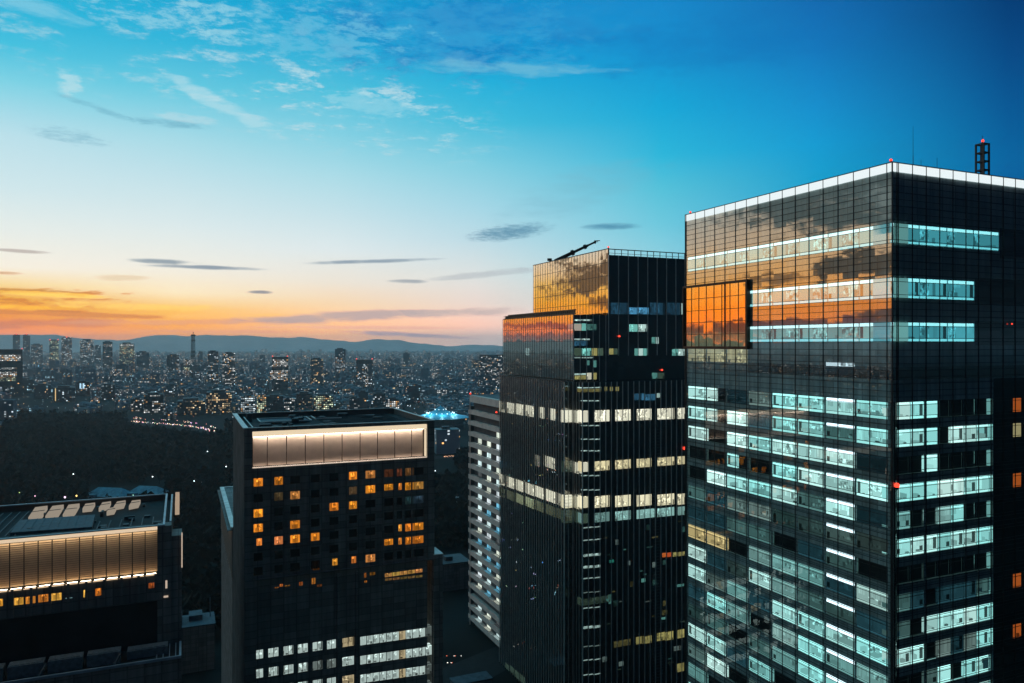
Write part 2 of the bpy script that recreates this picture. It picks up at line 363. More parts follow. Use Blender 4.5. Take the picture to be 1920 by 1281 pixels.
M = dict(
    wall=glow_mat('room_wall', 'wall'), ceil=glow_mat('room_ceiling', 'ceiling'), flat=glow_mat('room_plain', 'flat'), blind=glow_mat('roller_blind', 'blind'),
    desk=plain('furniture', (.03, .04, .045), .6),
    spandrel=jointed('grey_spandrel', (.42, .46, .46), 2.9, 2.1),
    dark=plain('dark_interior', (.012, .014, .016), .8, .1),
    mull=plain('dark_aluminium', (.022, .025, .028), .45, .4, .3),
    fin=plain('grey_fins', (.16, .17, .17), .4, .5, .3),
    pale=plain('pale_fins', (.80, .80, .75), .4, .5, .3),
    black=plain('black_cladding', (.014, .015, .016), .35, .5),
    stone=jointed('dark_stone', (.15, .15, .142), 2.9, 1.65),
    stone2=plain('grey_stone', (.23, .23, .22), .7, .3, scale=.2),
    roof=plain('roof_membrane', (.016, .02, .024), .8, .2, scale=.15, var=.5),
    plant=plain('roof_plant', (.05, .065, .075), .6, .3, .2, scale=.5),
    rim=plain('metal_coping', (.82, .76, .70), .45, .4, .1),
    louvre=plain('beige_louvre', (.54, .44, .36), .5, .3, scale=.4, var=.12),
    tile=plain('pinkish_tile', (.90, .66, .56), .7, .3, scale=.3, var=.15),
    ptile=plain('pale_concrete', (.30, .31, .31), .75, .2, scale=.2),
    bronze=plain('bronze_frame', (.05, .026, .014), .4, .5, .5),
    panel=plain('skylight_panel', (.62, .55, .45), .35, .5),
    pool=plain('blue_roof_panel', (.03, .075, .10), .6, .2, scale=1.2, var=.35),
    red=lamp('red_beacon', (1, .06, .03), 2.2, False),
    crown=lamp('white_crown_light', (.88, .98, 1.0), .95),
    tube=lamp('white_tube', (.86, .95, 1.0), 1.7, False),
    cove=lamp('warm_cove_light', (1.0, .73, .42), 2.6),
    cove2=lamp('warm_uplight', (1.0, .66, .34), 2.2),
    ground=plain('city_ground', (.011, .012, .012), .9, .1, scale=.02, var=.5),
    road=plain('asphalt', (.022, .022, .024), .85, .2, scale=.4),
    city=city_mat('distant_facade', (.08, .165, .205), .8),  # teal of the haze put into the facade colour as well
    city2=city_mat('distant_tower_facade', (.036, .07, .085), .95, 3.6, 3.8),
    mtn=plain('hazy_mountain', (.62, .44, .40), .9, .05, scale=.002),  # pink afterglow and pale haze put into the base colour
    trunk=plain('bark', (.03, .024, .018), .9, .1),
)
# ------------------------------------------------------------------ camera
cam = bpy.data.cameras.new('camera'); co = bpy.data.objects.new('camera', cam); COL.objects.link(co)
co.location = (0, 0, ZC); co.rotation_euler = (math.pi / 2, 0, 0)
cam.sensor_width = 36; cam.lens = F / 1920 * 36; cam.shift_y = (V0 - 640.5) / 1920
cam.clip_start = 1; cam.clip_end = 80000; SC.camera = co
SC.render.engine = 'CYCLES'
vs = SC.view_settings; vs.view_transform = 'Standard'; vs.look = 'None'; vs.exposure = 0; vs.gamma = 1
cy = SC.cycles; cy.max_bounces = 7; cy.diffuse_bounces = 2; cy.glossy_bounces = 4; cy.transmission_bounces = 4; cy.transparent_max_bounces = 12
cy.volume_bounces = 2; cy.caustics_reflective = False; cy.caustics_refractive = False; cy.use_denoising = True
cy.sample_clamp_indirect = 3.0

# ------------------------------------------------------------------ the setting: ground, mountains, air
g = Geo(); g.quad([(-15600, -2400, 0), (15600, -2400, 0), (15600, 15600, 0), (-15600, 15600, 0)])
tag(g.build('ground', M['ground']), 'dark flat city ground running out to the mountains', 'ground', kind='structure')

HT_MAX = [0.0]
def mountains(name, rows, dist, depth, label, seed):
    """a ridge: rows = (azimuth, photo row of the crest); crest, two shoulders and a foot on each side"""
    rnd = random.Random(seed); g = Geo(); pts = []
    n = 360; ph = [rnd.uniform(0, 6.28) for _ in range(8)]
    for i in range(n + 1):
        a = rows[0][0] + (rows[-1][0] - rows[0][0]) * i / n
        for (a0, v0), (a1, v1) in zip(rows, rows[1:]):
            if a0 <= a <= a1: v = v0 + (v1 - v0) * (a - a0) / (a1 - a0); break
        v += sum(sin(a * (1.1 + .83 * k) + ph[k]) * 1.5 / (1 + k) for k in range(8)) * .8
        A = radians(a); R = dist / 1.0
        h = ZC + (V0 - v) / F * R * cos(A) if abs(a) < 50 else ZC + (V0 - v) / F * R * .8
        pts.append((A, max(h, 60))); HT_MAX[0] = max(HT_MAX[0], h)
    prof = [(-depth, 0), (-depth * .62, .28), (-depth * .3, .62), (0, 1), (depth * .5, .5), (depth, 0)]
    for (A, h), (B, k) in zip(pts, pts[1:]):
        for (d0, s0), (d1, s1) in zip(prof, prof[1:]):
            P = lambda a, hh, d, s_: ((dist + d) * sin(a), (dist + d) * cos(a), hh * s_ - .5)
            g.quad([P(A, h, d0, s0), P(B, k, d0, s0), P(B, k, d1, s1), P(A, h, d1, s1)])
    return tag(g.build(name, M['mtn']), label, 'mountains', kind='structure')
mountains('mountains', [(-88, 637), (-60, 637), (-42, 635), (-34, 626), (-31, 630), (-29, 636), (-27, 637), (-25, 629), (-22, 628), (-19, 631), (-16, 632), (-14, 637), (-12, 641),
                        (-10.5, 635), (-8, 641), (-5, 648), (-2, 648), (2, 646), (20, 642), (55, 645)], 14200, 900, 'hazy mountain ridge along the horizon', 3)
HAZE_TOP = HT_MAX[0] + 6
print('HAZE', HAZE_TOP)
# one closed box of even air round everything
g = Geo(); g.box(-15900, 15900, -2600, 15900, -1.5, HAZE_TOP)
hz, N, o = new_mat('evening_haze'); pv = N.n('ShaderNodeVolumePrincipled')
pv.inputs['Color'].default_value = (.96, .98, 1.0, 1); pv.inputs['Density'].default_value = 7.0e-5; pv.inputs['Anisotropy'].default_value = .6
N.put(o.inputs['Volume'], pv.outputs[0]); hz.cycles.homogeneous_volume = True
tag(g.build('haze', hz), 'pale blue evening haze over the city', 'haze', kind='stuff')
# ------------------------------------------------------------------ the city grid: local x runs along R, local y along L
RX, RY = .9158, .4016
RZ = atan2(RY, RX)
class Bld:
    def __init__(s, u, Y):
        s.X0, s.Y0 = (u - U0) / F * Y, Y
        s.loc = (s.X0, s.Y0, 0)
    def world(s, x, y): return s.X0 + RX * x - RY * y, s.Y0 + RY * x + RX * y
    def x_at(s, u, y=0.0):                    # where the front plane y meets a photo column
        k = (u - U0) / F; X, Y = s.world(0, y)
        return (k * Y - X) / (RX - k * RY)
    def y_at(s, u, x=0.0):                    # where the left plane x meets a photo column
        k = (u - U0) / F; X, Y = s.world(x, 0)
        return (k * Y - X) / (-RY - k * RX)
    def z_at(s, v, x=0.0, y=0.0): return ZC - (v - V0) / F * s.world(x, y)[1]

class Face:
    """a vertical wall plane of a building: t along it, z up, o outwards"""
    def __init__(s, kind, plane): s.k, s.p = kind, plane
    def P(s, t, z, o=0.0):
        return (s.p - o, t, z) if s.k == 'L' else (t, s.p - o, z)
    def quad(s, g, t0, t1, z0, z1, o=0.0, mat=0, col=(0, 0, 0, 0), uo=(0, 0)):
        g.quad([s.P(t0, z0, o), s.P(t1, z0, o), s.P(t1, z1, o), s.P(t0, z1, o)],
               [(t0 + uo[0], z0 + uo[1]), (t1 + uo[0], z0 + uo[1]), (t1 + uo[0], z1 + uo[1]), (t0 + uo[0], z1 + uo[1])], col, mat)
    def box(s, g, t0, t1, z0, z1, o0, o1, mat=0, col=(0, 0, 0, 0), uo=0.0):
        if s.k == 'L': g.box(s.p - o1, s.p - o0, t0, t1, z0, z1, mat, col, uo)
        else: g.box(t0, t1, s.p - o1, s.p - o0, z0, z1, mat, col, uo)

def cuts(face, g, T0, T1, Z0, Z1, holes, o, mat=0, uo=(0, 0)):
    """a wall sheet with rectangular holes"""
    ts = sorted({T0, T1} | {min(max(k, T0), T1) for h in holes for k in h[:2]}); zs = sorted({Z0, Z1} | {min(max(k, Z0), Z1) for h in holes for k in h[2:4]})
    for z0, z1 in zip(zs, zs[1:]):
        if z1 - z0 < 1e-4: continue
        row = [h for h in holes if h[2] < (z0 + z1) / 2 < h[3]]
        start = None
        for t0, t1 in zip(ts, ts[1:]):
            m = (t0 + t1) / 2
            if any(h[0] < m < h[1] for h in row):
                if start is not None: face.quad(g, start, t0, z0, z1, o, mat, uo=uo); start = None
            elif start is None: start = t0
        if start is not None: face.quad(g, start, T1, z0, z1, o, mat, uo=uo)

ROOM = ('wall', 'ceil', 'flat', 'desk', 'blind', 'tube')
def room(face, g, t0, t1, z0, z1, glow, depth=2.6, o=-.32, seed=0, blinds=.25, desks=.7, flat=None):
    """what shows through one lit bay: back wall, ceiling with light rows, floor, blinds, furniture"""
    r = random.Random(seed); so = (r.random() * 300, r.random() * 300); ob = o - depth
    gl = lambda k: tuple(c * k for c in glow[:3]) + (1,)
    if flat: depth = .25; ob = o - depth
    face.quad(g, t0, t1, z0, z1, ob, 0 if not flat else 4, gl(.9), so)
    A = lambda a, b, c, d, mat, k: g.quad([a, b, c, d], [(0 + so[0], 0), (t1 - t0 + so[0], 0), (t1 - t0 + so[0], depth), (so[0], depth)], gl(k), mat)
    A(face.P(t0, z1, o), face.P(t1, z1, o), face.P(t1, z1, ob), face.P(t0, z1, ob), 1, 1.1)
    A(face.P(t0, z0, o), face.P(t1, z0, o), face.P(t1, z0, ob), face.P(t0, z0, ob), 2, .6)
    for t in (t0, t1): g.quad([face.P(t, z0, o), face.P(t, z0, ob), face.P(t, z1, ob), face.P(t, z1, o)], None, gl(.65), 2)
    if flat: return
    w = t1 - t0; h = z1 - z0
    if w > 2.2:
        for t in [q for q in (t0, t1 - .22) if r.random() < .45]: face.box(g, t, t + .22, z0, z1, o - .6, o - .2, 2, gl(.06))
        if r.random() < .4: t = r.uniform(t0 + .6, t1 - .8); face.box(g, t, t + .3, z0, z1, o - 1.5, o - 1.2, 2, gl(.3))
    n = max(1, round(w / 1.45))
    for k in range(n):
        a, b = t0 + w * k / n, t0 + w * (k + 1) / n
        if r.random() < blinds:
            hh = h * r.choice((.35, .55, .55, .8)); face.quad(g, a + .03, b - .03, z1 - hh, z1, o - .12, 4, gl(r.uniform(.55, .95)), so)
        if r.random() < desks:
            dh = r.uniform(.5, 1.05) * min(1, h / 2.6); ta = r.uniform(a, a + .5 * (b - a)); tb = min(t1 - .05, ta + r.uniform(.4, 1.2))
            if r.random() < .6: q = r.uniform(a, b - .35); face.box(g, q, q + r.uniform(.2, .7), z0 + .02, z0 + r.uniform(.3, .7) * min(1, h / 2.6), o - .35, o - .12, 2, gl(r.uniform(.05, .2)))
            face.box(g, max(ta, t0 + .05), tb, z0 + .02, z0 + dh, o - r.uniform(1.2, 2.2), o - r.uniform(.4, 1.0), 2, gl(r.uniform(.3, .62)))
        if r.random() < desks * .5:
            ta = r.uniform(a, b - .3); face.box(g, ta, ta + r.uniform(.25, .5), z0 + .05, z0 + r.uniform(1.0, 1.9) * min(1, h / 2.6), o - 1.9, o - 1.6, 2, gl(r.uniform(.18, .5)))

def build_windows(root, wins, mats, most=100, stuff='window_rows', loc=None):
    """wins: (size in the picture, face, t0,t1,z0,z1, kwargs); the largest become parts of their own, the rest one part"""
    wins.sort(key=lambda w: -w[0]); rest = Geo(); nrest = 0
    for i, (sz, face, t0, t1, z0, z1, kw) in enumerate(wins):
        kw = dict(kw); strip = kw.pop('strip', None); base = kw.pop('sill', None)
        g = Geo() if i < most else rest
        room(face, g, t0, t1, z0, z1, seed=i * 7 + 3, **kw)
        if strip:
            q = Geo() if i < most else rest
            face.box(q, t0 + .05, t1 - .05, z1 - strip[0], z1 - .02, -.55, -.38, 0 if i < most else 2, (*strip[1], 1))
        if base: face.box(g, t0 + .05, t1 - .05, z0 + .02, z0 + base[0], -.5, -.40, 2, (*base[1], 1))
        if i < most:
            o = g.build('window', [M[k] for k in mats], root)
            if strip: q.build('ceiling_light', M['flat'], o)
        else: nrest += 1
    if nrest: tag(rest.build(stuff, [M[k] for k in mats], root), kind='stuff')

def visible_size(b, face, t0, t1, z0, z1):
    x, y = (face.p, (t0 + t1) / 2) if face.k == 'L' else ((t0 + t1) / 2, face.p)
    X, Y = b.world(x, y); d = math.hypot(X, Y)
    u = U0 + F * X / Y; v = V0 + (ZC - (z0 + z1) / 2) / Y * F
    k = 1.0 if 0 < u < 1920 and 0 < v < 1281 else 0.0
    return k * (t1 - t0) * (z1 - z0) / d ** 2

C = lambda r, g, b, k=1.0: tuple(q * k for q in lin((r, g, b)))
# ================================================================== the bright glass office tower
def glass_tower():
    b = Bld(1673, 115); root = thing('office_tower', 'tall glass office tower with white lit crown and sunset mirrored in its left face', 'office tower', b.loc, RZ)
    zt = lambda v: ZC + (V0 - v) / F * b.Y0
    ytip = b.y_at(1285); yn, yf = b.y_at(1663.2), b.y_at(1286.8); pw = (yf - yn) / 16
    W = 62.0; top = zt(305); cr = top - 1.3
    fx = [b.x_at(u) for u in (1684, 1710, 1735, 1760, 1785, 1810, 1835, 1858)]; px_ = (fx[-1] - fx[0]) / 7
    LF, FF = Face('L', 0.0), Face('F', 0.0)
    wins = []; dark = []
    def win(face, t0, t1, z0, z1, **kw): wins.append((visible_size(b, face, t0, t1, z0, z1), face, t0, t1, z0, z1, kw))
    bay = lambda i: (yf - 2 * pw * i + 0.0 - 2 * pw + .12, yf - 2 * pw * i - .3)          # bay 0 = farthest from the corner
    cy = lambda k: C(152, 220, 217, k * 1.75)
    # three tall lit bands under the crown
    bands = [(zt(417.5), zt(455.3), 1877), (zt(520), zt(558.4), 1831), (zt(604), zt(640.5), 1831)]
    for bi, (z1, z0, uend) in enumerate(bands):
        far = yf if bi == 0 else yf - 6 * pw - .1
        n = 8 if bi == 0 else 5
        for k in range(n):
            t0 = .05 + (far - .05) * k / n; t1 = .05 + (far - .05) * (k + 1) / n - .1
            win(LF, t0, t1, z0, z1, glow=cy(.5 + .25 * random.random()), depth=3.2, strip=(.55, C(205, 244, 250, 2.1)), sill=(.5, C(150, 225, 235, 1.5)), blinds=.12, desks=.45)
        xe = b.x_at(uend); n = 4 if bi == 0 else 3
        for k in range(n):
            t0 = .05 + (xe - .05) * k / n; t1 = .05 + (xe - .05) * (k + 1) / n - .1
            win(FF, t0, t1, z0, z1, glow=C(84, 178, 192, 1.9 * (.7 + .5 * random.random())), depth=3.2, strip=(.5, C(160, 234, 240, 2.1)), sill=(.42, C(120, 212, 222, 1.9)), blinds=.12, desks=.6)
    # ordinary floors: 2 bright, 1 half, d dim, v very dim, w warm, . dark ; bays from the far end to the corner
    z_first = zt(755); FP = 4.23
    rowsL = ['2hvd22g2', '2h2d22d2', '2.2222gv', '..h.22g2', '.2222d2v', 'ddddvv-v', 'dddd.d-.', 'ww.mmmdm', '2dv2md-d', '2dmd2222'.replace('22', '22'), 'd2m.m2mm', 'vd.dm2gd',
             '22d2.d2m', 'd2.d2md2', 'm.2dd2.d', '2dmd.2md', 'd.2m2d.d']
    rowsF = ['22h.....', '222.2222', '..2.....', '22222222', 'm..m2...', '22h22222', '........', 'dd.ddddv', 'd.222222', '22.ddd22', '..d2.22d', '2.2d.2m.', 'd2..22.d']
    lev = {'2': 1.0, 'h': .8, 'g': .8, 'm': .42, 'd': .15, 'v': .06, '.': .012, '-': .1}
    rnd = random.Random(5)
    def add(face, t0, t1, z0, z1, ch, strip7=False):
        L = lev.get(ch, 0.0) * rnd.uniform(.7, 1.2); wt = rnd.random() ** 2 * .8
        kw = dict(glow=tuple(p_ + (q_ - p_) * wt for p_, q_ in zip(cy(L), C(215, 235, 228, L * 2.0))), blinds=.3 if ch in '2h' else .9, desks=.85 if ch in '2h' else .1)
        if ch == 'w': kw = dict(glow=C(235, 200, 140, 1.15), blinds=.3, desks=.5)
        if ch in 'dv' and rnd.random() < .5: kw['glow'] = C(85, 150, 170, L * 1.6)
        if ch in '2hgmw': kw['strip'] = (.42, tuple(min(2.2, c * 1.25) for c in kw['glow'])); kw['sill'] = (.40, tuple(c * .95 for c in kw['glow']))
        elif ch == 'd': kw['sill'] = (.36, tuple(c * 1.3 for c in kw['glow']))
        if strip7: kw['strip'] = (.62, C(225, 240, 250, 2.6))
        if ch == 'h':                                                          # one panel lit, its neighbour not
            m = (t0 + t1) / 2
            win(face, m + .04, t1, z0, z1, **kw); dark.append((face, t0, m - .04, z0, z1)); return
        if ch == '.' and not strip7: dark.append((face, t0, t1, z0, z1))
        else: win(face, t0, t1, z0, z1, **kw)
    nfl = 28
    for k in range(nfl):
        z1 = z_first - FP * k; z0 = z1 - 2.7
        r = rowsL[k] if k < len(rowsL) else ''.join(rnd.choice('22mddv..') for _ in range(8))
        for i, ch in enumerate(r[:8]):
            t0, t1 = bay(i); add(LF, t0, t1, z0, z1, ch, strip7=(i == 6 and k < 16))
        r = rowsF[k] if k < len(rowsF) else ''.join(rnd.choice('22mddv..') for _ in range(8))
        for i, ch in enumerate(r[:8]):
            t0 = fx[0] + px_ * i; t1 = t0 + px_ - .08
            if i == 7: t0, t1 = b.x_at(1857), b.x_at(1865)
            if i == 2: t0 += .35
            add(FF, t0, t1, z0, z1, ch if ch != 'h' else '2')
        if k in (0, 1, 3, 7, 9, 12, 15):                                           # stair windows of the dark end, some orange
            win(FF, b.x_at(1903), b.x_at(1918), z0 + .2, z1 - .2, glow=C(225, 105, 40, 1.0) if k != 1 else C(230, 205, 150, .8), blinds=0, desks=.3)
        win(FF, b.x_at(1857.5), b.x_at(1860.5), z0, z1, glow=cy(.5), blinds=0, desks=0)
    # warm floor under the lobby box and the lone bright strip of the plant floor
    for i in range(3):
        t0, t1 = bay(i); win(LF, t0, t1, z_first + FP * 1.25, z_first + FP * 1.25 + 2.6, glow=C(235, 215, 165, .95), blinds=.75, desks=.3)
    t0, t1 = bay(6); win(LF, t0, t1, zt(690.5), zt(682), glow=C(225, 240, 250, 2.0), blinds=0, desks=0)
    # the two-storey sky lobby behind its own deep frame
    X, Yn = b.world(0, b.y_at(1403)); lz1 = ZC + (V0 - 524) / F * Yn; lz0 = ZC + (V0 - 654) / F * Yn; ly0, ly1 = b.y_at(1403), ytip - .15
    win(LF, ly0 + .3, ly1 - .3, lz0 + .5, lz0 + 3.1, glow=C(190, 185, 140, .5), depth=2.8, blinds=.0, desks=1.0)
    n = 5
    for k in range(n):
        dark.append((LF, ly0 + .3 + (ly1 - ly0 - .6) * k / n, ly0 + .2 + (ly1 - ly0 - .6) * (k + 1) / n, lz0 + 3.3, lz1 - .5))
    holes = {id(LF): [], id(FF): []}
    for w in wins: holes[id(w[1])].append(w[2:6])
    # backing wall, plant-floor bands, core
    g = Geo(); hd = {id(LF): [], id(FF): []}
    for f_, t0, t1, z0, z1 in dark: hd[id(f_)].append((t0, t1, z0, z1)); f_.quad(g, t0, t1, z0, z1, -.7, 1)
    mech = (zt(713), zt(689))
    for f_, T1 in ((LF, ytip), (FF, W)):
        hh = holes[id(f_)] + hd[id(f_)]
        xs = [(0, T1, mech[0], mech[1])] if f_ is FF else [(0, yf - 6 * pw, *mech)]
        if f_ is FF: xs += [(b.x_at(1878), W, zt(470), zt(408)), (b.x_at(1832), W, zt(566), zt(512)), (b.x_at(1832), W, zt(648), zt(598)), (b.x_at(1866), W, 0, zt(715)), (0, b.x_at(1684) - .05, 0, z_first)]
        xs = [q for q in xs]
        cuts(f_, g, 0, T1, 0, cr, hh + xs, -.3, 0)
        for q in xs:
            cuts(f_, g, *q, [h for h in hh if h[0] < q[1] and h[1] > q[0] and h[2] < q[3] and h[3] > q[2]], -.33, 1)
    g.quad([(W, 0.3, 0), (W, ytip, 0), (W, ytip, cr), (W, 0.3, cr)]); g.quad([(W, ytip, 0), (.3, ytip, 0), (.3, ytip, cr), (W, ytip, cr)])
    g.build('wall', [M['spandrel'], M['dark']], root)
    g = Geo(); g.box(.35, W - .3, .35, ytip - .3, cr - .6, cr + .5); g.box(12, 40, 14, 36, cr + .5, cr + 1.1, 1)
    g.build('roof', [M['roof'], M['plant']], root)
    # glass
    zs_ = zt(713); g = Geo(); LF.quad(g, 0, ytip, zs_, cr - .02); FF.quad(g, 0, W, zs_, cr - .02)
    g.build('glass_facade', skin('coated_glass', (.98, .95, .88), .42, pw, 4.23 / 4, .0065), root)
    g = Geo(); LF.quad(g, 0, ytip, 0, zs_); FF.quad(g, 0, W, 0, zs_)
    g.build('clear_glass_facade', skin('clear_glass', (.9, .95, .95), .17, pw, 4.23 / 4, .006, (.82, .96, .95)), root)
    # crown
    g = Geo()
    LF.box(g, 0.0, ytip, cr, top, -.25, .02); FF.box(g, 0.0, W, cr, top, -.25, .02)
    g.build('crown_light', M['crown'], root)
    # mullions
    g = Geo(); lz = []
    z = cr - 1.05
    while z > z_first + 1.2:
        if not any(a[1] - .3 < z < a[0] + .3 for a in bands) and not (zt(652) < z < zt(600)): lz.append(z)
        z -= 1.05
    for a, c, _ in bands: lz += [a, a - .62, c + .52, c]
    for k in range(nfl): lz += [z_first - FP * k - d for d in (0, .5, 2.2, 2.7, 3.45)]
    wv, wh = .11, .075
    vL = [yn - .0 + pw * i for i in range(17)]
    for i, y in enumerate(vL): LF.box(g, y - wv / 2, y + wv / 2, .5, top + .02, -.02, .09)
    vF = [fx[0] + px_ * i for i in range(int((W - fx[0]) / px_))] + [.95]
    for x in vF: FF.box(g, x - wv / 2, x + wv / 2, .5, top + .02, -.02, .09)
    for z in lz:
        LF.box(g, .03, ytip - .03, z - wh / 2, z + wh / 2, -.02, .05); FF.box(g, .03, W, z - wh / 2, z + wh / 2, -.02, .05)
    LF.box(g, -.10, .06, .5, top + .03, -.05, .10); LF.box(g, ytip - .1, ytip + .06, .5, top + .03, -.3, .1)
    LF.box(g, -.06, ytip + .05, top, top + .14, -.3, .12); FF.box(g, .02, W, top, top + .14, -.3, .12)
    g.build('mullion_grid', M['mull'], root)
    # lobby box frame
    g = Geo(); fw = .42
    LF.box(g, ly0 - fw, ly1, lz1 - fw, lz1, -.1, .75); LF.box(g, ly0 - fw, ly1, lz0 - .1, lz0 + fw, -.1, .75)
    LF.box(g, ly0 - fw, ly0, lz0 + fw, lz1 - fw, -.1, .75); LF.box(g, ly1 - .1, ly1 + .1, lz0 + fw, lz1 - fw, -.1, .75)
    LF.box(g, ly0 + (ly1 - ly0) * .32, ly0 + (ly1 - ly0) * .32 + .3, lz0 + fw, lz1 - fw, .05, .4)
    fr = g.build('lobby_frame', M['bronze'], root)
    g = Geo(); LF.quad(g, ly0, ly1 - .1, lz0 + fw, lz1 - fw, .3)
    g.build('lobby_glass', skin('lobby_glass', (1.0, .74, .42), .62, 3.0, 2.4, .012, (.9, .85, .7)), fr)
    g = Geo()
    for i in range(1, 8): y = ly0 + (ly1 - ly0) * i / 8; LF.box(g, y - .05, y + .05, lz0 + fw, lz1 - fw, .29, .38)
    for i in range(1, 5): z = lz0 + fw + (lz1 - lz0 - 2 * fw) * i / 5; LF.box(g, ly0, ly1 - .1, z - .05, z + .05, .29, .36)
    g.build('lobby_mullion', M['bronze'], fr)
    build_windows(root, wins, ROOM)
    return b, zt, top, ytip, W
GT, gz, gtop, gyt, gW = glass_tower()

def beacon(name, label, x, y, z, r=.35, grp='red aviation warning lights'):
    t = thing(name, label, 'warning light', (x, y, z), 0, grp)
    g = Geo(); g.lathe([(r * .45, 0), (r * .45, r * .7), (r * .9, r * .75), (r * .9, r * .95)], 0, 0, 10); g.build('base', M['mull'], t)
    g = Geo(); g.lathe([(r * .8, r * .95), (r, r * 1.4), (r * .95, r * 2.1), (r * .5, r * 2.6), (0.0, r * 2.7)], 0, 0, 12); g.build('lens', M['red'], t)
    return t
X, Y = GT.world(.3, .5); beacon('warning_light', 'red warning light on the corner of the white lit crown', X, Y, gtop + .14, .22)
X, Y = GT.world(.4, gyt - 1.2); beacon('warning_light', 'red warning light at the far left end of the white lit crown', X, Y, gtop + .14, .22)
X, Y = GT.world(GT.x_at(1682), -.55); beacon('warning_light', 'large red warning light halfway down the glass tower corner', X - .5, Y, ZC + (V0 - 913) / F * 115 - .4, .38)
X, Y = GT.world(GT.x_at(1893), -.4); beacon('warning_light', 'small red warning light on the dark end of the glass tower front', X, Y, GT.z_at(610, GT.x_at(1893)), .12)
# whip antenna and lattice mast on its roof
x = GT.x_at(1712, 6.0); X, Y = GT.world(x, 6.0)
t = thing('roof_antenna', 'thin whip antenna standing near the lit crown corner', 'antenna', (X, Y, gtop - .8))
zz = ZC + (V0 - 237) / F * Y
g = Geo(); g.lathe([(.07, 0), (.055, 4), (.035, 5), (.02, zz - gtop + .8), (0, zz - gtop + .8)], 0, 0, 8); g.build('pole', M['mull'], t)
g = Geo(); g.box(-.35, .35, -.35, .35, 0, .5); g.build('base', M['plant'], t)
for u_, v_, lab in ((1727, 300, 'short rod antenna beside the tall whip antenna'), (1757, 296, 'short slim rod antenna halfway to the lattice mast')):
    x = GT.x_at(u_, 6.0); X, Y = GT.world(x, 6.0); zz = ZC + (V0 - v_) / F * Y
    t = thing('rod_antenna', lab, 'antenna', (X, Y, gtop - .8))
    g = Geo(); g.lathe([(.05, 0), (.03, max(1.2, zz - gtop + .8)), (0, max(1.2, zz - gtop + .8))], 0, 0, 6); g.build('rod', M['mull'], t)
    g = Geo(); g.box(-.2, .2, -.2, .2, 0, .3); g.build('base', M['plant'], t)
x = GT.x_at(1842, 9.0); X, Y = GT.world(x, 9.0)
t = thing('lattice_mast', 'square black lattice mast topped by a red light on the glass tower roof', 'radio mast', (X, Y, gtop - .8), RZ)
zz = ZC + (V0 - 270) / F * Y - gtop + .8; s_ = .72
g = Geo()
for i in (-1, 1):
    for j in (-1, 1): g.bar((i * s_, j * s_, 0), (i * s_, j * s_, zz), .26)
nb = 6
for k in range(nb + 1):
    z = zz * k / nb
    for a, c in (((-1, -1), (1, -1)), ((1, -1), (1, 1)), ((1, 1), (-1, 1)), ((-1, 1), (-1, -1))): g.bar((a[0] * s_, a[1] * s_, z - .1), (c[0] * s_, c[1] * s_, z - .1), .2)
g.bar((0, 0, 0), (0, 0, zz), .4)
g.build('lattice', M['black'], t)
g = Geo(); g.lathe([(.12, zz - .1), (.12, zz + .35), (.05, zz + .4), (.04, zz + 1.5), (0, zz + 1.5)], 0, 0, 8); g.build('tip_pole', M['black'], t)
g = Geo(); g.lathe([(.2, zz + .35), (.24, zz + .6), (.1, zz + .85), (0, zz + .9)], .1, 0, 10); g.build('red_light', M['red'], t)

